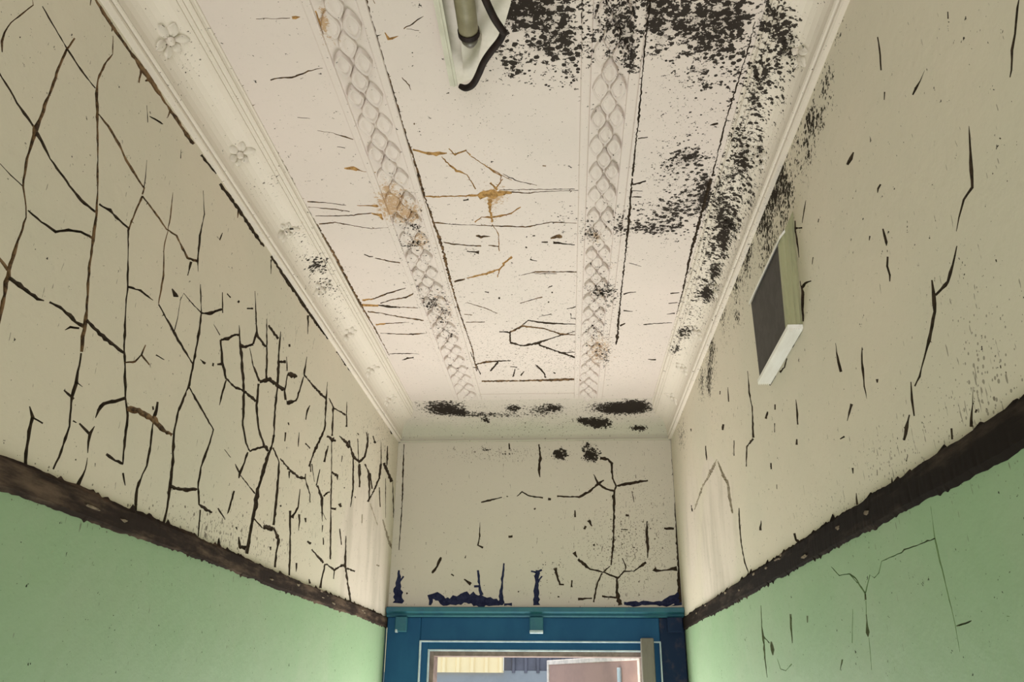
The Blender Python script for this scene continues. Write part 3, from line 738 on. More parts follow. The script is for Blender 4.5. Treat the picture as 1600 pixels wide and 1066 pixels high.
# ---------------------------------------------------------------- helpers
def link(name, me, mat=None, parent=None, **props):
    o = bpy.data.objects.new(name, me); C.objects.link(o)
    if mat is not None and me is not None and not me.materials:
        for m in (mat if isinstance(mat, (list, tuple)) else [mat]): me.materials.append(m)
    if parent is not None: o.parent = parent
    for k, v in props.items(): o[k] = v
    return o
class MB:
    def __init__(s): s.v = []; s.f = []; s.sm = False
    def box(s, x0, x1, y0, y1, z0, z1, bev=0):
        if bev <= 0:
            b = len(s.v)
            s.v += [(x, y, z) for x in (x0, x1) for y in (y0, y1) for z in (z0, z1)]
            s.f += [tuple(b + i for i in q) for q in ((0,1,3,2),(4,6,7,5),(0,4,5,1),(2,3,7,6),(0,2,6,4),(1,5,7,3))]
            return s
        b = len(s.v); vi = {}
        lo = (x0, y0, z0); hi = (x1, y1, z1)
        for c in range(8):
            sg = [(c >> k) & 1 for k in range(3)]
            for ax in range(3):                      # vertex lying on the face with normal ax
                p = [ (hi[k] if sg[k] else lo[k]) + (0 if k == ax else (-bev if sg[k] else bev)) for k in range(3)]
                vi[c, ax] = len(s.v); s.v.append(tuple(p))
        cen = Vector([(lo[k] + hi[k]) / 2 for k in range(3)])
        def face(ids):
            P = [Vector(s.v[i]) for i in ids]
            n = (P[1] - P[0]).cross(P[2] - P[0]); m = sum(P, Vector()) / len(P)
            s.f.append(tuple(ids) if n.dot(m - cen) > 0 else tuple(reversed(ids)))
        for ax in range(3):
            o1, o2 = [k for k in range(3) if k != ax]
            for sd in (0, 1):
                cs = [(sd << ax) | (a << o1) | (bb << o2) for a, bb in ((0,0),(1,0),(1,1),(0,1))]
                face([vi[c, ax] for c in cs])
            for a in (0, 1):
                for bb in (0, 1):                    # edge along ax
                    c0 = (a << o1) | (bb << o2); c1 = c0 | (1 << ax)
                    face([vi[c0, o1], vi[c0, o2], vi[c1, o2], vi[c1, o1]])
        for c in range(8): face([vi[c, 0], vi[c, 1], vi[c, 2]])
        return s
    def prism(s, pts, axis, a, bb):
        """pts: outline in the two other axes; extruded along axis from a to bb"""
        b = len(s.v); n = len(pts)
        for t in (a, bb):
            for p in pts:
                q = list(p); q.insert(axis, t); s.v.append(tuple(q))
        s.f += [tuple(b + i for i in range(n)), tuple(b + n + i for i in reversed(range(n)))]
        s.f += [(b + i, b + n + i, b + n + (i + 1) % n, b + (i + 1) % n) for i in range(n)]
        return s
    def tube(s, pts, r, n=12, cap=True):
        pts = [Vector(p) for p in pts]; rs = r if isinstance(r, (list, tuple)) else [r] * len(pts)
        b0 = len(s.v); up = None
        for i, p in enumerate(pts):
            t = (pts[min(i + 1, len(pts) - 1)] - pts[max(i - 1, 0)]).normalized()
            if up is None: up = t.orthogonal().normalized()
            up = (up - t * up.dot(t)).normalized(); sd = t.cross(up)
            for k in range(n):
                a = 2 * math.pi * k / n
                s.v.append(tuple(p + (up * math.cos(a) + sd * math.sin(a)) * rs[i]))
        for i in range(len(pts) - 1):
            for k in range(n):
                s.f.append((b0 + i * n + k, b0 + i * n + (k + 1) % n, b0 + (i + 1) * n + (k + 1) % n, b0 + (i + 1) * n + k))
        if cap:
            s.f.append(tuple(b0 + k for k in reversed(range(n)))); s.f.append(tuple(b0 + (len(pts) - 1) * n + k for k in range(n)))
        return s
    def mesh(s, name, smooth=False, fix=True):
        me = bpy.data.meshes.new(name); me.from_pydata(s.v, [], s.f); me.update()
        if fix:
            import bmesh
            bm = bmesh.new(); bm.from_mesh(me); bmesh.ops.recalc_face_normals(bm, faces=bm.faces); bm.to_mesh(me); bm.free()
        if smooth:
            me.shade_smooth()
        return me
def uvw(surf, p):
    """position on a surface's own two axes (metres)"""
    x, y, z = p
    if surf == 'C': return x, y
    if surf in ('WL', 'WR'): return y, z
    if surf == 'WE': return x, z
    if surf in ('KL', 'KR'): return y, arc(surf, x, z)
    return x, arc('KE', y, z)
def arc(surf, h, z):
    a = (h - XL) if surf == 'KL' else (XR - h) if surf == 'KR' else (YE - h)
    A = RE if surf == 'KE' else R
    return math.atan2(max(z - ZW, 0) / R, max(A - a, 1e-4) / A) * R
CH = {'m': 0, 'r': 1, 's': 2}
def wear(me, *surfs):
    """vertex wear values: mould, rust, specks / patched plaster"""
    a = me.color_attributes.new('wear', 'FLOAT_COLOR', 'POINT'); b = me.color_attributes.new('patch', 'FLOAT_COLOR', 'POINT')
    A = []; B = []
    for v in me.vertices:
        c = [0, 0, 0, 1]; pt = 0
        for sf in surfs:
            u, t = uvw(sf, v.co)
            for ch, u0, t0, a11, a12, a21, a22, st in BLOBS.get(sf, ()):
                du, dt = u - u0, t - t0
                p = a11 * du + a12 * dt; q = a21 * du + a22 * dt; d = p * p + q * q
                if d < 6:
                    g = st * math.exp(-d * .8)
                    if ch == 'p': pt = max(pt, g)
                    else: c[CH[ch]] = max(c[CH[ch]], g) + .35 * min(c[CH[ch]], g)
        A += c; B += [pt, 0, 0, 1]
    a.data.foreach_set('color', A); b.data.foreach_set('color', B)
    return me

# ---------------------------------------------------------------- materials
def nodes(name):
    m = bpy.data.materials.new(name); m.use_nodes = True
    nt = m.node_tree; return m, nt, nt.nodes['Principled BSDF']
def N(nt, t, **k):
    n = nt.nodes.new(t)
    for a, b in k.items():
        if a in ('operation', 'data_type', 'blend_type', 'feature', 'attribute_name', 'noise_dimensions', 'interpolation_type'): setattr(n, a, b)
        else: n.inputs[a].default_value = b
    return n
def math_(nt, op, a, b=None, c=None, clamp=False):
    n = nt.nodes.new('ShaderNodeMath'); n.operation = op; n.use_clamp = clamp
    for i, x in enumerate((a, b, c)):
        if x is None: continue
        if isinstance(x, (int, float)): n.inputs[i].default_value = x
        else: nt.links.new(x, n.inputs[i])
    return n.outputs[0]
def mixc(nt, f, a, b):
    n = nt.nodes.new('ShaderNodeMix'); n.data_type = 'RGBA'
    for i, x in ((0, f), (6, a), (7, b)):
        if isinstance(x, (int, float)): n.inputs[i].default_value = x
        elif isinstance(x, tuple): n.inputs[i].default_value = (*x, 1) if len(x) == 3 else x
        else: nt.links.new(x, n.inputs[i])
    return n.outputs[2]
def smooth(nt, x, lo, hi):
    n = nt.nodes.new('ShaderNodeMapRange'); n.interpolation_type = 'SMOOTHSTEP'
    nt.links.new(x, n.inputs[0]); n.inputs[1].default_value = lo; n.inputs[2].default_value = hi
    return n.outputs[0]
def plaster(name, base, tint, green=None, rough=.6, lit_top=None):
    m, nt, bs = nodes(name); L = nt.links.new
    geo = N(nt, 'ShaderNodeNewGeometry'); pos = geo.outputs['Position']
    def noise(scale, det=3, ro=.6, dist=0):
        n = N(nt, 'ShaderNodeTexNoise', Scale=scale, Detail=det, Roughness=ro, Distortion=dist); L(pos, n.inputs['Vector']); return n.outputs['Fac']
    at = N(nt, 'ShaderNodeVertexColor'); at.layer_name = 'wear'
    sep = N(nt, 'ShaderNodeSeparateColor'); L(at.outputs[0], sep.inputs[0])
    mo, ru, sp = sep.outputs[0], sep.outputs[1], sep.outputs[2]
    pa = N(nt, 'ShaderNodeVertexColor'); pa.layer_name = 'patch'
    sp2 = N(nt, 'ShaderNodeSeparateColor'); L(pa.outputs[0], sp2.inputs[0]); pt = sp2.outputs[0]
    sz = N(nt, 'ShaderNodeSeparateXYZ'); L(pos, sz.inputs[0])
    pt = math_(nt, 'MULTIPLY', pt, math_(nt, 'GREATER_THAN', sz.outputs[2], EYE + .275))
    col = mixc(nt, smooth(nt, noise(1.7, 3), .35, .68), base, tint)
    if green:
        sx = N(nt, 'ShaderNodeSeparateXYZ'); L(pos, sx.inputs[0])
        g = mixc(nt, smooth(nt, noise(3.2, 4), .35, .7), green, tuple(c * k for c, k in zip(green, (1.12, 1.02, 1.10))))
        g = mixc(nt, math_(nt, 'MULTIPLY', smooth(nt, noise(26, 4, .7), .60, .74), .22), g, tuple(c * .72 for c in green))
        col = mixc(nt, math_(nt, 'LESS_THAN', sx.outputs[2], EYE + .275), col, g)
    stm = N(nt, 'ShaderNodeMapping'); stm.inputs['Scale'].default_value = (11, 11, 2.6); L(pos, stm.inputs[0])
    stn = N(nt, 'ShaderNodeTexNoise', Scale=1.0, Detail=4.0); L(stm.outputs[0], stn.inputs['Vector']); streak = stn.outputs['Fac']
    # pinkish patched plaster with dragged streaks
    col = mixc(nt, smooth(nt, math_(nt, 'ADD', pt, math_(nt, 'MULTIPLY', noise(14, 3), .35)), .36, .66), col, mixc(nt, smooth(nt, streak, .42, .70), (.66, .575, .50), (.53, .465, .395)))
    if lit_top:  # shading of the curved cove painted in: paler towards the ceiling, noisy edge
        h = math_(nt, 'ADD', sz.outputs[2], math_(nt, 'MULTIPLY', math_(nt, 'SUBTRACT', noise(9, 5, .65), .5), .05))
        col = mixc(nt, smooth(nt, h, ZC - .062, ZC - .012), col, lit_top)
    # faint mottling
    col = mixc(nt, math_(nt, 'MULTIPLY', smooth(nt, noise(55, 4, .7), .56, .8), .16), col, tuple(c * .55 for c in base))
    # sparse specks
    vo = N(nt, 'ShaderNodeTexVoronoi', Scale=62.0, Randomness=1.0); L(pos, vo.inputs['Vector'])
    sepc = N(nt, 'ShaderNodeSeparateColor'); L(vo.outputs['Color'], sepc.inputs[0])
    rad = math_(nt, 'MULTIPLY', math_(nt, 'POWER', sepc.outputs[0], 3.0), .30)
    thr = math_(nt, 'MULTIPLY', rad, math_(nt, 'ADD', math_(nt, 'MULTIPLY', sp, 1.0), .10))
    dot = math_(nt, 'LESS_THAN', math_(nt, 'ADD', vo.outputs['Distance'], math_(nt, 'MULTIPLY', math_(nt, 'SUBTRACT', noise(220, 2), .5), .25)), thr)
    vo2 = N(nt, 'ShaderNodeTexVoronoi', Scale=150.0, Randomness=1.0); L(pos, vo2.inputs['Vector'])
    sc2 = N(nt, 'ShaderNodeSeparateColor'); L(vo2.outputs['Color'], sc2.inputs[0])
    thr2 = math_(nt, 'MULTIPLY', math_(nt, 'MULTIPLY', math_(nt, 'POWER', sc2.outputs[1], 1.8), .50), math_(nt, 'SUBTRACT', sp, .10))
    dot2 = math_(nt, 'LESS_THAN', vo2.outputs['Distance'], thr2)
    tkm = N(nt, 'ShaderNodeMapping'); tkm.inputs['Scale'].default_value = (170, 170, 34); L(pos, tkm.inputs[0])
    tkn = N(nt, 'ShaderNodeTexNoise', Scale=1.0, Detail=2.0); L(tkm.outputs[0], tkn.inputs['Vector'])
    tick = smooth(nt, math_(nt, 'ADD', tkn.outputs['Fac'], math_(nt, 'MULTIPLY', sp, .085)), .735, .76)
    dot = math_(nt, 'MAXIMUM', dot, math_(nt, 'MULTIPLY', tick, .8))
    dark = math_(nt, 'MAXIMUM', math_(nt, 'MULTIPLY', dot, .8), math_(nt, 'MULTIPLY', dot2, .6))
    col = mixc(nt, dark, col, (.075, .055, .038))
    # rust bloom
    rv = math_(nt, 'ADD', math_(nt, 'MULTIPLY', ru, .34), math_(nt, 'MULTIPLY', noise(85, 4, .8, .6), 1.0))
    col = mixc(nt, math_(nt, 'MULTIPLY', smooth(nt, rv, .70, .79), .78), col, (.40, .22, .075))
    # black mould: soft halo, then hard grains
    gr = math_(nt, 'ADD', math_(nt, 'MULTIPLY', noise(62, 3, .75, .3), .75), math_(nt, 'MULTIPLY', noise(230, 2, .6), .25))
    mv = math_(nt, 'ADD', math_(nt, 'MULTIPLY', mo, .150), gr)
    halo = math_(nt, 'MULTIPLY', smooth(nt, math_(nt, 'ADD', math_(nt, 'MULTIPLY', mo, .6), math_(nt, 'MULTIPLY', noise(30, 3), .5)), .60, 1.3), .5)
    col = mixc(nt, halo, col, (.13, .10, .075))
    grain = smooth(nt, mv, .645, .672)
    vm = N(nt, 'ShaderNodeTexVoronoi', Scale=88.0, Randomness=1.0); L(pos, vm.inputs['Vector'])
    sm_ = N(nt, 'ShaderNodeSeparateColor'); L(vm.outputs['Color'], sm_.inputs[0])
    rr = math_(nt, 'MULTIPLY', math_(nt, 'SUBTRACT', mo, .10, clamp=True), math_(nt, 'MULTIPLY_ADD', sm_.outputs[2], .95, -.08))
    dd = math_(nt, 'ADD', vm.outputs['Distance'], math_(nt, 'MULTIPLY', math_(nt, 'SUBTRACT', noise(160, 3), .5), .55))
    grain = math_(nt, 'MAXIMUM', grain, math_(nt, 'LESS_THAN', dd, rr))
    col = mixc(nt, math_(nt, 'MULTIPLY', grain, .95), col, (.014, .010, .008))
    L(col, bs.inputs['Base Color']); L(math_(nt, 'MULTIPLY_ADD', grain, .3, rough, clamp=True), bs.inputs['Roughness']); L(math_(nt, 'MULTIPLY_ADD', grain, -.19, .20), bs.inputs['Specular IOR Level'])
    bp = N(nt, 'ShaderNodeBump', Strength=.35, Distance=.004)
    L(math_(nt, 'ADD', noise(22, 4, .6), math_(nt, 'MULTIPLY', noise(4, 2), 2.0)), bp.inputs['Height']); L(bp.outputs[0], bs.inputs['Normal'])
    return m
def simple(name, c1, c2=None, scale=40, rough=.6, stretch=(1, 1, 1), lo=.4, hi=.62, det=5, bump=.2, spec=.3, metal=0):
    m, nt, bs = nodes(name); L = nt.links.new
    geo = N(nt, 'ShaderNodeNewGeometry'); mp = N(nt, 'ShaderNodeMapping'); mp.inputs['Scale'].default_value = stretch
    L(geo.outputs['Position'], mp.inputs[0])
    n = N(nt, 'ShaderNodeTexNoise', Scale=scale, Detail=det, Roughness=.65); L(mp.outputs[0], n.inputs['Vector'])
    L(mixc(nt, smooth(nt, n.outputs['Fac'], lo, hi), c1, c2 or tuple(c * .8 for c in c1)), bs.inputs['Base Color'])
    bs.inputs['Roughness'].default_value = rough; bs.inputs['Specular IOR Level'].default_value = spec; bs.inputs['Metallic'].default_value = metal
    b = N(nt, 'ShaderNodeBump', Strength=bump, Distance=.003); L(n.outputs['Fac'], b.inputs['Height']); L(b.outputs[0], bs.inputs['Normal'])
    return m
WALLC, WALLT = (.645, .570, .470), (.60, .548, .450)
m_wall = plaster('painted_wall_plaster', WALLC, WALLT, green=(.262, .380, .225))
m_end = plaster('end_wall_plaster', (.605, .55, .475), (.58, .535, .46))
m_ceil = plaster('ceiling_plaster', (.655, .565, .525), (.62, .54, .50))
m_corn = plaster('cornice_plaster', (.65, .575, .505), (.63, .56, .49))
m_corn_e = plaster('end_cornice_plaster_shaded', (.53, .495, .415), (.50, .475, .395), lit_top=(.60, .53, .48))  # shade of the far cove put into its colour: dark base, paler top
m_crack = {'k': simple('crack_black', (.030, .022, .016), (.055, .038, .026), 90),
           'b': simple('crack_brown', (.19, .115, .062), (.055, .036, .024), 55),
           'r': simple('crack_rust', (.48, .28, .11), (.27, .15, .06), 90),
           'g': simple('crack_grey', (.22, .18, .135), (.33, .28, .21), 60),
           'n': simple('smear_navy', (.018, .020, .050), (.030, .035, .075), 60),
           'd': simple('crack_dark_green', (.075, .085, .045), (.11, .13, .07), 60),
           'e': simple('crack_green', (.135, .20, .095), (.17, .25, .12), 60)}
for m_ in m_crack.values():
    b_ = m_.node_tree.nodes['Principled BSDF']; b_.inputs['Specular IOR Level'].default_value = .03; b_.inputs['Roughness'].default_value = 1
m_rail = simple('rail_wood', (.030, .021, .018), (.125, .085, .062), 11, 1, (1, .40, 2.6), .44, .68, det=8, bump=.8, spec=.04)
m_rail_r = simple('rail_wood_black', (.016, .012, .010), (.062, .044, .034), 11, 1, (1, .40, 2.6), .46, .76, det=8, bump=.8, spec=.04)
m_rail_chip = simple('rail_chip', (.24, .19, .14), (.12, .09, .065), 60, 1, spec=.05)
m_blue = simple('frame_blue_paint', (.014, .074, .175), (.018, .090, .195), 5, .65, (1, 1, .5), spec=.15)
m_teal = simple('frame_teal_paint', (.030, .130, .170), (.020, .100, .160), 12, .55, spec=.3)
m_dkblue = simple('frame_worn_blue', (.014, .026, .062), (.06, .050, .068), 22, .8, lo=.5, hi=.78, spec=.1)
m_bead = simple('white_bead', (.50, .57, .62), (.36, .44, .50), 20, .5)
m_brown = simple('brown_frame', (.16, .115, .10), (.22, .16, .14), 30, .6)
m_post = simple('grey_post', (.20, .175, .15), (.16, .14, .12), 14, .7, (1, 1, .3))
m_leaf = simple('brown_door_paint', (.40, .25, .21), (.35, .22, .19), 6, .55)
m_edge = simple('pale_door_edge', (.80, .70, .64), None, 30, .5)
m_cream = simple('cream_sheet', (.88, .72, .42), (.84, .68, .40), 3, .5)
m_dark = simple('dark_sheet', (.12, .12, .15), (.09, .09, .11), 5, .5)
m_greyp = simple('grey_outer_wall', (.26, .28, .30), (.23, .25, .27), 4, .8)
m_olive = simple('fitting_olive_paint', (.54, .515, .42), (.48, .455, .365), 20, .5, spec=.2)
m_white = simple('fitting_white', (.68, .62, .54), (.60, .545, .46), 18, .5)
m_tube = simple('tube_dusty', (.21, .185, .115), (.27, .24, .155), 12, .5, spec=.2)
m_black = simple('cable_black', (.014, .009, .008), (.024, .014, .012), 40, .7, bump=.1, spec=.15)
m_cap = simple('dark_cap', (.13, .115, .095), (.08, .07, .06), 40, .4)
m_vent = simple('vent_dark_panel', (.040, .033, .028), (.052, .044, .038), 30, .7)
m_ventg = simple('vent_green_side', (.36, .35, .215), (.30, .295, .18), 30, .55, (1, 1, .2))
m_ventw = simple('vent_white_board', (.78, .76, .72), (.72, .69, .64), 30, .5, (1, .2, 1))
m_floor = simple('concrete_floor', (.50, .45, .37), (.42, .38, .32), 3, .7)
m_ground = simple('ground', (.40, .36, .30), (.34, .31, .26), 2, .9)

# ---------------------------------------------------------------- cracked surfaces
def lift(surf, u, v, d):
    """plane point to 3D; d = depth behind the face"""
    if surf == 'C': return (u, v, ZC + d)
    if surf == 'WL': return (XL - d, u, v)
    if surf == 'WR': return (XR + d, u, v)
    return (u, YE + d, v)
def cracked(name, surf, mat, u0, u1, v0, v1, step, fine, label_parts=True, hole=None, sharp=1.0):
    rnd = random.Random(hash_(surf))
    strokes = STROKES.get(surf, [])
    V = []; F = []; own = []
    def addv(p): V.append(Vector(p)); return len(V) - 1
    nu = max(2, round((u1 - u0) / step)); nv = max(2, round((v1 - v0) / step))
    border = []
    for i in range(nu + 1):
        for j in range(nv + 1):
            e = i in (0, nu) or j in (0, nv)
            jit = 0 if e else .2 * step
            u = u0 + (u1 - u0) * i / nu; v = v0 + (v1 - v0) * j / nv
            if not e and not (fine[0] < u < fine[1] and fine[2] < v < fine[3]) and (i % 4 or j % 4): continue
            addv((u + rnd.uniform(-jit, jit), v + rnd.uniform(-jit, jit)))
    b = [addv(p) for p in ((u0, v0), (u1, v0), (u1, v1), (u0, v1))]
    F.append(b); own.append(-1)
    eps = 1e-4
    for si, (c, rows) in enumerate(strokes):
        pts = [tuple(r * 1e-4 for r in rows[i:i + 4]) for i in range(0, len(rows), 4)]
        fine_pts = []
        for (a, b_) in zip(pts, pts[1:]):
            l = math.hypot(b_[0] - a[0], b_[1] - a[1]); k = max(1, int(l / ((.007 if surf == 'C' else .009) if c != 'n' else .012)))
            for q in range(k):
                t = q / k; fine_pts.append([a[z] + (b_[z] - a[z]) * t for z in range(4)])
        fine_pts.append(list(pts[-1]))
        kk0 = 0; n = len(fine_pts); cl = []; le = []; ri = []
        for i, (u, v, wu, wv) in enumerate(fine_pts):
            kk0 = kk0 * .72 + rnd.uniform(-.24, .24); k = 1 + kk0 + rnd.uniform(-.22, .22)
            j = 0 if i in (0, n - 1) else rnd.uniform(-.35, .35)
            u += wu * j * .8; v += wv * j * .8
            if surf == 'C' and 0 < i < n - 1: u += rnd.uniform(-.0012, .0012); v += rnd.uniform(-.0012, .0012)
            ka, kb = k * rnd.uniform(.8, 1.2), k * rnd.uniform(.8, 1.2)
            cu = min(max(u, u0 + .002), u1 - .002); cv = min(max(v, v0 + .002), v1 - .002)
            cl.append((cu, cv))
            for lst, s_, kk in ((le, -1, ka), (ri, 1, kb)):
                p = (min(max(u + s_ * wu * kk, u0 + .001), u1 - .001), min(max(v + s_ * wv * kk, v0 + .001), v1 - .001))
                lst.append(p)
        ci = [addv(p) for p in cl]; li = [addv(p) for p in le]; r_ = [addv(p) for p in ri]
        if c in 'kbr' and n > 5:
            for i in range(2, n - 2):
                if rnd.random() < (.13 if surf == 'C' else .035):
                    tx, ty = cl[i + 1][0] - cl[i - 1][0], cl[i + 1][1] - cl[i - 1][1]; tl = math.hypot(tx, ty) or 1
                    s_ = rnd.choice((-1, 1)); ln = rnd.uniform(.004, .012); sl = rnd.uniform(-.8, .8); hw = rnd.uniform(.0006, .0014)
                    dx_, dy_ = (-ty * s_ + tx * sl) / tl, (tx * s_ + ty * sl) / tl; dl = math.hypot(dx_, dy_); dx_ /= dl; dy_ /= dl
                    tip = (cl[i][0] + dx_ * ln, cl[i][1] + dy_ * ln)
                    if not (u0 + .004 < tip[0] < u1 - .004 and v0 + .004 < tip[1] < v1 - .004): continue
                    q = [addv((cl[i][0] - dy_ * hw * 1.6, cl[i][1] + dx_ * hw * 1.6)), addv((cl[i][0] + dy_ * hw * 1.6, cl[i][1] - dx_ * hw * 1.6)), addv(tip)]
                    ar = (V[q[1]] - V[q[0]]).cross(V[q[2]] - V[q[0]])
                    F.append(q if ar > 0 else [q[0], q[2], q[1]]); own.append(si)
        for i in range(n - 1):
            for q in ((ci[i], li[i], li[i + 1]), (ci[i], li[i + 1], ci[i + 1]), (ci[i], r_[i], r_[i + 1]), (ci[i], r_[i + 1], ci[i + 1])):
                A_, B_, C_ = (V[t] for t in q)
                ar = (B_ - A_).cross(C_ - A_) if hasattr((B_ - A_), 'cross') else 0
                if abs(ar) < 1e-9: continue
                F.append(list(q) if ar > 0 else [q[0], q[2], q[1]]); own.append(si)
    ov, oe, of, _, _, off = delaunay_2d_cdt(V, [], F, 1, 1e-6, True)
    owner = []
    def inside(c, tri):
        A_, B_, C_ = (V[t] for t in tri)
        return (B_ - A_).cross(c - A_) > -1e-9 and (C_ - B_).cross(c - B_) > -1e-9 and (A_ - C_).cross(c - C_) > -1e-9
    for f_, ids in zip(of, off):
        cen = sum((ov[i] for i in f_), Vector((0, 0))) / len(f_)
        s_ = [own[i] for i in ids if own[i] >= 0 and inside(cen, F[i])]
        owner.append(min(s_) if s_ else -1)
    surf_v = set(); 
    for f, o_ in zip(of, owner):
        if o_ < 0 or strokes[o_][0] == 'n': surf_v.update(f)
    if surf in ('WL',): flip = False
    P = []
    for i, p in enumerate(ov):
        d = 0 if i in surf_v else .0028 * sharp
        if min(p[0] - u0, u1 - p[0], p[1] - v0, v1 - p[1]) < 1e-5: d = 0
        P.append(lift(surf, p[0], p[1], d))
    want = {'C': (0, 0, -1), 'WL': (1, 0, 0), 'WR': (-1, 0, 0), 'WE': (0, -1, 0)}[surf]
    f0 = of[0]; a, b2, c2 = (Vector(P[i]) for i in f0[:3])
    rev = (b2 - a).cross(c2 - a).dot(Vector(want)) < 0
    groups = {}
    for f, o_ in zip(of, owner): groups.setdefault(o_, []).append(tuple(reversed(f)) if rev else tuple(f))
    root = None
    for key in sorted(groups):
        if key == -1 or root is not None:
            fs = groups[key]; idx = {}; vs = []; nf = []
            for f in fs:
                if hole and key == -1: pass
                g = []
                for i in f:
                    if i not in idx: idx[i] = len(vs); vs.append(P[i])
                    g.append(idx[i])
                nf.append(tuple(g))
            me = bpy.data.meshes.new(name if key == -1 else 'crack'); me.from_pydata(vs, [], nf); me.update()
            if key == -1:
                wear(me, surf); root = link(name, me, mat, None, kind='structure')
            else:
                c = strokes[key][0]
                o = link('paint_smear' if c == 'n' else 'crack', me, m_crack[c], root)
                if c == 'r': o['label'] = 'rust brown crack'
                if c == 'n': o['label'] = 'dark blue paint smear'
    return root
def hash_(s): return sum(ord(c) * 31 ** i for i, c in enumerate(s)) % 9973

ceiling = cracked('ceiling', 'C', m_ceil, XL + R - .004, XR - R + .004, YB, YE - R + .004, .016, (-2, 2, 1.05, 4))
wall_left = cracked('wall_left', 'WL', m_wall, YB, YE, 0, ZW + .004, .022, (.8, 4, 1.75, 3))
wall_right = cracked('wall_right', 'WR', m_wall, YB, YE, 0, ZW + .004, .018, (.7, 4, 1.75, 3))
DT = EYE + .345
wall_far = cracked('wall_far', 'WE', m_end, XL, XR, DT - .06, ZW + .004, .016, (-2, 2, 0, 4))

# ---------------------------------------------------------------- cornices (coved, with beads and leaf rosettes)
prof = [(0, -.004), (.010, -.004), (.0125, .000), (.0125, .006), (.009, .009), (.0155, .0105), (.0175, .014), (.0155, .0175), (.0165, .019)]
for k in range(0, 9):
    a = k / 8 * math.pi / 2
    prof.append((.0165 + .062 * (1 - math.cos(a)), .019 + .064 * math.sin(a)))
prof += [(.0805, .083), (.0805, .0865), (.0845, .0890), (.0885, .0890), (.0885, .0925), (.0935, .0950), (.0985, .0950), (.0985, .0985), (.1010, .1030), (.1060, .1030), (.1060, .108)]
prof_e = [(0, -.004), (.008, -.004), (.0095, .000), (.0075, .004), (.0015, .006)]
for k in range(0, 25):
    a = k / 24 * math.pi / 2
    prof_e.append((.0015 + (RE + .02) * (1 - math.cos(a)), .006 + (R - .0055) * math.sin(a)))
def sweep(name, side, t0, t1, step=.016, surfs=()):
    n = int((t1 - t0) / step); mb = MB()
    pf = prof_e if side == 'e' else prof
    for i in range(n + 1):
        t = t0 + (t1 - t0) * i / n
        for a, b in pf:
            if side == 'l': mb.v.append((XL + a, t, ZW + b))
            elif side == 'r': mb.v.append((XR - a, t, ZW + b))
            else: mb.v.append((t, YE - a, ZW + b))
    m = len(pf)
    for i in range(n):
        for k in range(m - 1):
            q = (i * m + k, i * m + k + 1, (i + 1) * m + k + 1, (i + 1) * m + k)
            mb.f.append(q if side != 'r' else tuple(reversed(q)))
    if side == 'e': mb.f = [tuple(reversed(f)) for f in mb.f]
    me = mb.mesh(name, fix=False)
    wear(me, *surfs)
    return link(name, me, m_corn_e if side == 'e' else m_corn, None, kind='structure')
corn_l = sweep('trim_1', 'l', .3, YE - .0, surfs=('KL',))
corn_r = sweep('trim_2', 'r', .3, YE - .0, surfs=('KR',))
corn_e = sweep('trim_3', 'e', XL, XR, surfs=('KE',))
def rosette(parent, side, y, seed, surf):
    """embossed leaf flower lying on the cove at 45 degrees"""
    rnd = random.Random(seed); mb = MB()
    def leaf(ang, l, wd, h):
        b = len(mb.v); ca, sa = math.cos(ang), math.sin(ang); n = 6
        for i in range(n + 1):
            t = i / n; r = .006 + l * t; ww = wd * math.sin(math.pi * min(1, t * .93 + .07)) ** .8
            zc = h * (1 - (t - .45) ** 2 * 2.4)
            for s_, zz in ((-1, 0), (-.5, zc * .8), (0, zc * .45), (.5, zc * .8), (1, 0)):
                x, y_ = r, ww * s_
                mb.v.append((x * ca - y_ * sa, x * sa + y_ * ca, max(0, zz)))
        for i in range(n):
            for k in range(4): mb.f.append((b + i * 5 + k, b + i * 5 + k + 1, b + (i + 1) * 5 + k + 1, b + (i + 1) * 5 + k))
    for k in range(6): leaf(k * math.pi / 3 + .3 + rnd.uniform(-.15, .15), rnd.uniform(.017, .024), rnd.uniform(.0065, .009), rnd.uniform(.006, .009))
    b = len(mb.v)
    for j in range(4):
        a = j / 3 * math.pi / 2
        for k in range(10):
            t = 2 * math.pi * k / 10; mb.v.append((.0075 * math.cos(a) * math.cos(t), .0075 * math.cos(a) * math.sin(t), .008 * math.sin(a) + .001))
    for j in range(3):
        for k in range(10): mb.f.append((b + j * 10 + k, b + j * 10 + (k + 1) % 10, b + (j + 1) * 10 + (k + 1) % 10, b + (j + 1) * 10 + k))
    s = 1 if side == 'l' else -1; x0 = XL if side == 'l' else XR
    c = Vector((x0 + s * .0345, y, ZW + .0655)); nrm = Vector((s * .70, 0, -.714)).normalized(); ey = Vector((0, 1, 0)); ex = nrm.cross(ey)
    bend = 11.0
    vs = []
    for (px, py, pz) in mb.v:
        off = -bend * px * px * .9                       # follows the hollow of the cove
        px *= 1.3; py *= 1.3; off = -bend * px * px * .9; vs.append(tuple(c + ex * px + ey * py * 1.15 + nrm * (pz * 1.6 - off - .001)))
    mb.v = vs
    me = mb.mesh('rosette', smooth=True); wear(me, surf)
    link('rosette', me, m_corn, parent)
for k, y in enumerate((1.225, 1.60, 1.955, 2.31, 2.67, 3.03, 3.39)): rosette(corn_l, 'l', y, k, 'KL')
for k, y in enumerate((.96, 1.32, 1.67, 1.99, 2.349, 2.70, 3.06, 3.41)): rosette(corn_r, 'r', y, 20 + k, 'KR')

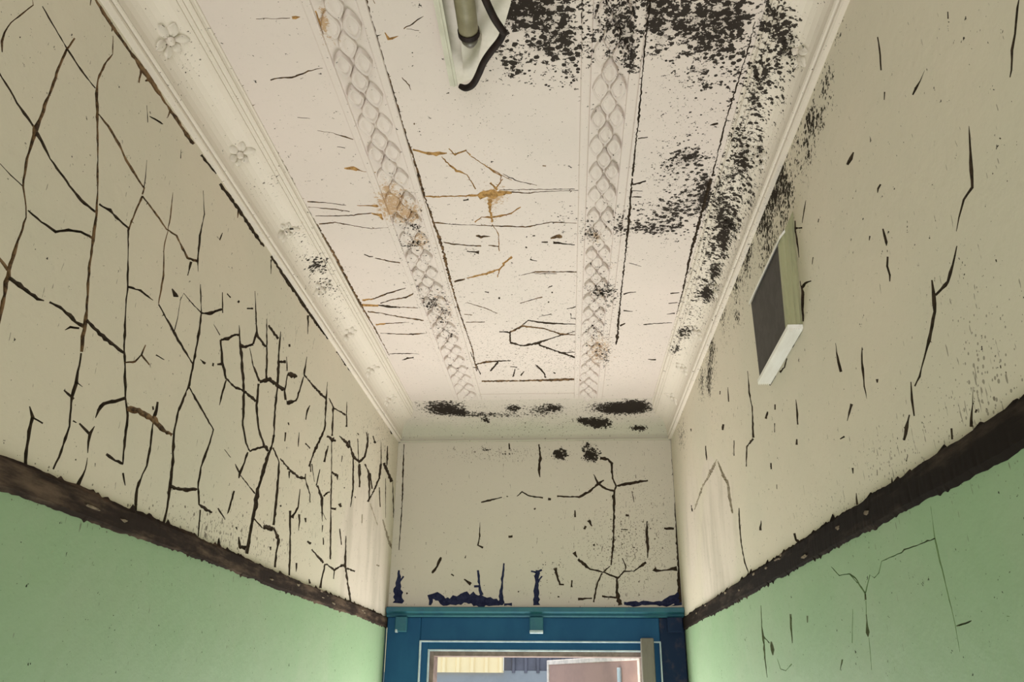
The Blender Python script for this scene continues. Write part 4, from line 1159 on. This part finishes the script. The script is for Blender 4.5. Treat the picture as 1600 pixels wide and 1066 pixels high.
# ---------------------------------------------------------------- embossed ceiling bands
def strip(name, x0, x1, y0, y1, t, parent=None, round_=True, kind=None):
    n = int((y1 - y0) / .02); mb = MB()
    pr = [(x0, 0), (x0 + .0015, t * .8), (x0 + .004, t), (x1 - .004, t), (x1 - .0015, t * .8), (x1, 0)]
    for i in range(n + 1):
        y = y0 + (y1 - y0) * i / n
        for a, b in pr: mb.v.append((a, y, ZC - b))
    for i in range(n):
        for k in range(5): mb.f.append((i * 6 + k, (i + 1) * 6 + k, (i + 1) * 6 + k + 1, i * 6 + k + 1))
    mb.f.append(tuple(range(6))); mb.f.append(tuple(n * 6 + k for k in reversed(range(6))))
    me = mb.mesh(name); wear(me, 'C')
    o = link(name, me, m_ceil, parent)
    if kind: o['kind'] = kind
    return o
def diamond(parent, cx, cy, hw, hh, seed):
    rnd = random.Random(seed); mb = MB(); n = 16
    jx, jy = rnd.uniform(-.0012, .0012), rnd.uniform(-.003, .003)
    wn = rnd.choice((1, 1, 1, .8, .55)); hh *= rnd.uniform(.94, 1.04)
    rings = [(1.0, 0.0), (.95, .0092 * wn), (.83, .0125 * wn), (.72, .0075 * wn), (.60, .0072 * wn), (.34, .0120 * wn), (0, .0130 * wn)]
    for s, h in rings[:-1]:
        for k in range(n):
            a = 2 * math.pi * k / n; ca, sa = math.cos(a), math.sin(a)
            d = (abs(ca) ** 1.4 + abs(sa) ** 1.4) ** (-1 / 1.4)      # rounded rhombus
            mb.v.append((cx + jx + hw * s * ca * d, cy + jy + hh * s * sa * d * (1.0 if sa > 0 else 1.04), ZC - h))
    mb.v.append((cx + jx, cy + jy, ZC - rings[-1][1]))
    m = len(rings) - 1
    for j in range(m - 1):
        for k in range(n): mb.f.append((j * n + k, j * n + (k + 1) % n, (j + 1) * n + (k + 1) % n, (j + 1) * n + k))
    for k in range(n): mb.f.append(((m - 1) * n + k, (m - 1) * n + (k + 1) % n, m * n))
    me = mb.mesh('diamond_boss', smooth=True); wear(me, 'C'); link('diamond_boss', me, m_ceil, parent)
def band(name, xa, xb, xc, xd, seed):
    root = strip(name, xa, xb, .9, YE - R - .2, .0045, kind='structure')
    strip('fillet', xc, xd, .9, YE - R - .2, .0045, root)
    wdt = xc - xb; cx = (xb + xc) / 2; y = .93; k = 0
    while y < YE - R - .24:
        for dx in (-1, 1): k += 1; diamond(root, cx + dx * wdt * .25, y, wdt * .228, .0385, seed + k)
        k += 1; diamond(root, cx, y + .0525, wdt * .228, .0385, seed + k)
        y += .105
band('trim_4', -.486, -.466, -.380, -.360, 100)
band('trim_5', .050, .0725, .151, .176, 500)
def bar_x(name, x0, x1, y0, y1, t):
    mb = MB(); n = int((x1 - x0) / .02)
    pr = [(y0, 0), (y0 + .0015, t * .8), (y0 + .003, t), (y1 - .003, t), (y1 - .0015, t * .8), (y1, 0)]
    for i in range(n + 1):
        for a, b in pr: mb.v.append((x0 + (x1 - x0) * i / n, a, ZC - b))
    for i in range(n):
        for k in range(5): mb.f.append((i * 6 + k, (i + 1) * 6 + k, (i + 1) * 6 + k + 1, i * 6 + k + 1))
    me = mb.mesh(name); wear(me, 'C'); return link(name, me, m_ceil, None, kind='structure')
bar_x('trim_6', -.360, .050, 3.452, 3.468, .0045)

# ---------------------------------------------------------------- dark rail between the two paints
def rail(name, side, ztop, zbot, seed, surf):
    rnd = random.Random(seed); s = 1 if side == 'l' else -1; x0 = XL if side == 'l' else XR
    mb = MB(); n = 520; y0, y1 = -.4, YE - .02
    wt = wb = 0; rows = []
    for i in range(n + 1):
        y = y0 + (y1 - y0) * i / n
        wt = wt * .88 + rnd.uniform(-.0013, .0013); wb = wb * .85 + rnd.uniform(-.0012, .0012)
        spike = rnd.random() ** 16 * .009
        zt = ztop + wt + spike + .003 * math.sin(y * 3.1 + seed); zb = zbot + wb + .002 * math.sin(y * 4.3) - rnd.random() ** 10 * .006
        zi = ztop - .006 + wt * .5; zj = zbot + .005 + wb * .5
        for a, z in ((-.002, zt), (.0012, zt - .0006), (.0075 + rnd.uniform(0, .0012), zi), (.0085 + rnd.uniform(0, .0008), (zi + zj) / 2 + .006), (.0072 + rnd.uniform(0, .001), zj), (.001, zb + .0006), (-.002, zb)):
            mb.v.append((x0 + s * a, y, z))
    for i in range(n):
        for k in range(6): mb.f.append((i * 7 + k, i * 7 + k + 1, (i + 1) * 7 + k + 1, (i + 1) * 7 + k))
    o = link(name, mb.mesh(name), m_rail if side == 'l' else m_rail_r, None, kind='structure')
    # pale chips of old plaster stuck to the rail
    for k in range(10 if side == 'l' else 12):
        y = rnd.uniform(1.3, 3.6); z = rnd.uniform(zbot + .012, ztop - .006); l = rnd.uniform(.006, .028); h = rnd.uniform(.0015, .0050)
        c = MB(); m = 9
        for lay, sc_ in ((.0086, 1), (.0108, .75)):
            for q in range(m):
                t = 2 * math.pi * q / m; rr = rnd.uniform(.5, 1.25) * sc_
                c.v.append((x0 + s * lay, y + l * rr * math.cos(t), z + h * rr * math.sin(t)))
        c.f = [tuple(range(m)), tuple(range(2 * m - 1, m - 1, -1))] + [(q, (q + 1) % m, m + (q + 1) % m, m + q) for q in range(m)]
        link('plaster_chip', c.mesh('plaster_chip'), m_rail_chip, o)
    return o
rail('trim_7', 'l', EYE + .302, EYE + .257, 3, 'WL')
rail('trim_8', 'r', EYE + .304, EYE + .252, 8, 'WR')

# ---------------------------------------------------------------- blue door frame and open door
yF = YE
door = link('door_1', MB().box(XL + .010, -.632, yF - .045, yF + .10, 0, EYE + .30, .004).mesh('door_1'), m_blue, None, kind='structure')
def dpart(n, mb, m, label=None, parent=door):
    o = link(n, mb.mesh(n), m, parent)
    if label: o['label'] = label
    return o
dpart('jamb', MB().box(.396, XR - .004, yF - .045, yF + .10, 0, EYE + .30, .004), m_dkblue, 'worn dark blue jamb')
dpart('lintel', MB().box(-.632, .396, yF - .042, yF + .10, EYE + .196, EYE + .30, .003), m_blue)
cp = [(yF + .02, EYE + .30), (yF - .048, EYE + .30), (yF - .055, EYE + .306), (yF - .052, EYE + .314), (yF - .066, EYE + .322), (yF - .066, EYE + .338), (yF - .058, EYE + .342), (yF + .02, EYE + .346)]
dpart('cap_moulding', MB().prism(cp, 0, XL + .006, XR - .002), m_teal, 'teal cap moulding')
for x0, x1, zz in ((-.742, -.690, .238), (-.158, -.100, .236), (.428, .492, .240)):
    b = dpart('block', MB().box(x0, x1, yF - .068, yF - .040, EYE + zz, EYE + .300, .003), m_teal if x0 < .3 else m_dkblue)
    if x0 < .3: dpart('block_foot', MB().box(x0 + (.0 if x0 > -.3 else .002), x1 if x0 > -.3 else x0 + .012, yF - .070, yF - .045, EYE + zz - .003, EYE + zz + .010, .002), m_bead, None, b)
# stepped beads round the opening
def surround(n, x0, x1, z1, wd, ya, yb, m, label=None):
    mb = MB()
    mb.box(x0, x0 + wd, ya, yb, 0, z1, .0008); mb.box(x1 - wd, x1, ya, yb, 0, z1, .0008); mb.box(x0 + wd, x1 - wd, ya, yb, z1 - wd, z1, .0008)
    return dpart(n, mb, m, label)
surround('outer_bead', -.634, .398, EYE + .204, .0065, yF - .050, yF + .02, m_bead, 'white painted bead')
surround('inner_frame', -.6275, .3915, EYE + .1975, .030, yF - .030, yF + .09, m_blue)
surround('inner_bead', -.5985, .3625, EYE + .1690, .007, yF - .034, yF + .02, m_bead, 'white painted bead')
surround('opening_lining', -.5920, .3560, EYE + .162, .020, yF - .022, yF + .09, m_brown, 'brown timber lining')
dpart('closing_post', MB().box(.312, .366, yF - .075, yF - .032, 0, EYE + .216, .003), m_post, 'grey upright post')
# leaf swung outwards, hinged on the right
leaf = link('open_leaf', None, None, door, label='pinkish brown door leaf standing open outside')
hx, hy = .330, yF + .10; ang = math.radians(118)
def leafbox(n, a0, a1, t0, t1, z0, z1, m, bev=.002, label=None):
    mb = MB().box(a0, a1, t0, t1, z0, z1, bev); ca, sa = math.cos(ang), math.sin(ang)
    mb.v = [(hx + x * ca - y * sa, hy + x * sa + y * ca, z) for x, y, z in mb.v]
    me = mb.mesh(n); o = link(n, me, m, leaf)
    if label: o['label'] = label
LT = EYE + .157; LW = .90
leafbox('leaf_panel', .02, LW - .02, -.012, .012, .05, LT - .02, m_leaf)
leafbox('leaf_edge', 0, LW, -.018, .018, LT - .022, LT, m_edge, label='pale top rail')
leafbox('leaf_edge', 0, .02, -.018, .018, .03, LT - .022, m_edge)
leafbox('leaf_edge', LW - .02, LW, -.018, .018, .03, LT - .022, m_edge)
leafbox('hinge_plate', .16, .185, .012, .022, LT - .16, LT - .05, m_bead)

# ---------------------------------------------------------------- surface-mounted vent box on the right wall
vent = link('vent_box', None, None, None, label='small boxed vent with dark panel high on the right wall under the mouldy cornice', category='vent')
vent.location = (XR, 1.75, EYE + .70)
def vpart(n, mb, m, label=None):
    me = mb.mesh(n); o = link(n, me, m, vent); o.matrix_parent_inverse = Matrix.Translation(vent.location).inverted()
    if label: o['label'] = label
    return o
XF = XR - .030
zt, zb = EYE + .913, EYE + .713
# near side board: fluted, follows the slightly leaning outline
mb = MB(); fl = [0, .0045, .0005, .0050, .0005, .0045, 0]
nx = len(fl)
top_pts = [(XR, 1.585, EYE + .966), (XF, 1.612, EYE + .905)]; bot_pts = [(XR, 1.628, EYE + .717), (XF, 1.636, EYE + .716)]
for (tp, bt) in ((top_pts, bot_pts),):
    for j in range(11):
        t = j / 10
        for i in range(nx):
            q = i / (nx - 1)
            a = Vector(tp[0]).lerp(Vector(tp[1]), q); b = Vector(bt[0]).lerp(Vector(bt[1]), q); p = a.lerp(b, t)
            mb.v.append((p.x, p.y - fl[i], p.z))
    nn = len(mb.v)
    mb.v += [(x, y + .014, z) for x, y, z in mb.v]
    for j in range(10):
        for i in range(nx - 1):
            q = (j * nx + i, j * nx + i + 1, (j + 1) * nx + i + 1, (j + 1) * nx + i)
            mb.f += [q, tuple(nn + k for k in reversed(q))]
    for j in range(10):
        for i in (0, nx - 1): mb.f.append((j * nx + i, (j + 1) * nx + i, nn + (j + 1) * nx + i, nn + j * nx + i))
    for i in range(nx - 1):
        for j in (0, 10): mb.f.append((j * nx + i, j * nx + i + 1, nn + j * nx + i + 1, nn + j * nx + i))
vpart('side_board', mb, m_ventg, 'green tinged side board')
vpart('far_side_board', MB().box(XF + .010, XR, 1.915, 1.927, EYE + .704, EYE + .905, .001), m_ventg)
# bottom board: white, fluted underneath
mb = MB(); pr = []
nf = 7
for i in range(nf * 2 + 1):
    q = i / (nf * 2); pr.append((XF - .001 + (.031) * q, EYE + .708 - (.0055 if i % 2 else 0)))
pr += [(XR, EYE + .716), (XF - .001, EYE + .716)]
mb.prism([(x, z) for x, z in pr], 1, 1.628, 1.935)
mb.v = [(x, y, z - (y - 1.628) * .035) for x, y, z in mb.v]
vpart('bottom_board', mb, m_ventw, 'white fluted bottom board')
vpart('top_board', MB().prism([(XF - .002, EYE + .905), (XR, EYE + .945), (XR, EYE + .953), (XF - .002, EYE + .912)], 1, 1.60, 1.93), m_ventw)
vpart('front_panel', MB().prism([(1.621, EYE + .908), (1.9265, EYE + .908), (1.9265, EYE + .706), (1.646, EYE + .708)], 0, XF + .003, XF + .010), m_vent, 'dark front panel')

# ---------------------------------------------------------------- light fitting on the ceiling
lamp = link('ceiling_light', None, None, None, label='old open light fitting on the ceiling with a dusty tube and black cable', category='light')
lamp.location = (-.16, 1.1, ZC)
def lpart(n, mb, m, label=None, smooth=False, parent=None):
    o = link(n, mb.mesh(n, smooth=smooth), m, lamp if parent is None else parent)
    o.matrix_parent_inverse = Matrix.Translation(lamp.location).inverted()
    if label: o['label'] = label
    return o
ZB = ZC - .052
def slab(pts, z0, z1):
    return MB().prism(pts, 2, z0, z1)
lpart('back_plate', slab([(-.222, .62), (-.075, .62), (-.085, 1.20), (-.105, 1.27), (-.165, 1.40), (-.214, 1.425)], ZC - .006, ZC - .0005), m_white)
# left lip: L-section rail
mb = MB()
mb.prism([(-.2230, .60), (-.2205, .60), (-.2195, 1.372), (-.2220, 1.372)], 2, ZB, ZC - .0005)
mb.prism([(-.2230, .60), (-.2075, .60), (-.2060, 1.372), (-.2220, 1.372)], 2, ZB - .002, ZB)
mb.prism([(-.2165, .60), (-.2130, .60), (-.2115, 1.372), (-.2150, 1.372)], 2, ZB - .0045, ZB - .002)
lpart('side_rail', mb, m_olive, 'pale green side rail')
mb = MB(); mb.prism([(-.098, .60), (-.083, .60), (-.088, 1.155), (-.102, 1.145)], 2, ZB + .02, ZC - .001)
lpart('side_rail', mb, m_white, 'cream side rail')
zt_ = ZC - .040
lpart('tube', MB().tube([(-.166, .60, zt_), (-.168, 1.17, zt_), (-.1685, 1.232, zt_)], .0195, 24), m_tube, 'dusty olive tube', True)
lpart('end_ring', MB().tube([(-.1685, 1.230, zt_), (-.1685, 1.242, zt_)], .0212, 24), m_black, 'black end ring')
lpart('end_cap', MB().tube([(-.1685, 1.242, zt_), (-.1687, 1.256, zt_), (-.169, 1.270, zt_ + .004), (-.1695, 1.280, zt_ + .008)], [.0175, .0165, .011, .005], 20), m_cap, 'dark grey end cap', True)
lpart('lamp_holder', MB().prism([(-.190, 1.280), (-.148, 1.280), (-.172, 1.385), (-.196, 1.400)], 2, ZC - .020, ZC - .005), m_white)
cab = [(-.150, .62, ZC - .03), (-.146, .95, ZC - .048), (-.134, 1.10, ZC - .055), (-.118, 1.175, ZC - .057), (-.104, 1.215, ZC - .055), (-.101, 1.228, ZC - .052), (-.110, 1.250, ZC - .052), (-.130, 1.278, ZC - .054),
       (-.146, 1.305, ZC - .055), (-.158, 1.335, ZC - .055), (-.170, 1.362, ZC - .054), (-.180, 1.376, ZC - .053), (-.192, 1.384, ZC - .050), (-.204, 1.384, ZC - .044)]
def spline(p, k=5):
    P = [Vector(a) for a in p]; out = []
    for i in range(len(P) - 1):
        a, b, c, d = P[max(i - 1, 0)], P[i], P[i + 1], P[min(i + 2, len(P) - 1)]
        for j in range(k):
            t = j / k; out.append(.5 * ((2 * b) + (c - a) * t + (2 * a - 5 * b + 4 * c - d) * t * t + (3 * b - a - 3 * c + d) * t ** 3))
    return out + [P[-1]]
sp_ = spline(cab)
lpart('cable', MB().tube(sp_, [.0072] * (len(sp_) - 6) + [.007, .0067, .0063, .006, .0055, .005], 12), m_black, 'thick black cable', True)

# ---------------------------------------------------------------- floor, roof slab, outside
link('floor', MB().box(XL, XR, YB, YE + .1, -.1, 0).mesh('floor'), m_floor, None, kind='structure')
link('trim_9', MB().box(XL - .25, XR + .25, YB, YE + .2, ZC + .02, ZC + .2).mesh('roof_slab'), m_greyp, None, kind='structure', label='roof slab above the corridor')
g = link('ground', MB().box(-12, 12, YE + .1, 16, -.12, -.02).mesh('ground'), m_ground, None, kind='structure')
ob = link('outbuilding', None, None, None, label='corrugated building seen through the open doorway', category='building'); ob.location = (0, 6.5, 0)
def opart(n, mb, m, label=None):
    o = link(n, mb.mesh(n), m, ob); o.matrix_parent_inverse = Matrix.Translation(ob.location).inverted()
    if label: o['label'] = label
    return o
opart('lower_wall', MB().box(-4, 4, 6.46, 6.60, -.02, EYE + .145), m_greyp, 'grey lower wall')
def sheet(x0, x1, n, rib, y):
    mb = MB(); pts = []
    p = (x1 - x0) / n
    for k in range(n):
        a = x0 + k * p; pts += [(a, y), (a + p * .62, y), (a + p * .72, y - rib), (a + p * .90, y - rib)]
    pts += [(x1, y)]; pts2 = [(x, yy + .004) for x, yy in reversed(pts)]
    return mb.prism(pts + pts2, 2, EYE + .13, EYE + 1.6)
for k in range(3): opart('cladding_sheet', sheet(-.46 - (k + 1) * .62, -.46 - k * .62, 6, .018, 6.44), m_cream, 'cream corrugated sheet')
for k in range(4): opart('cladding_sheet', sheet(-.46 + k * .62, -.46 + (k + 1) * .62, 7, .018, 6.47), m_dark, 'dark grey corrugated sheet')
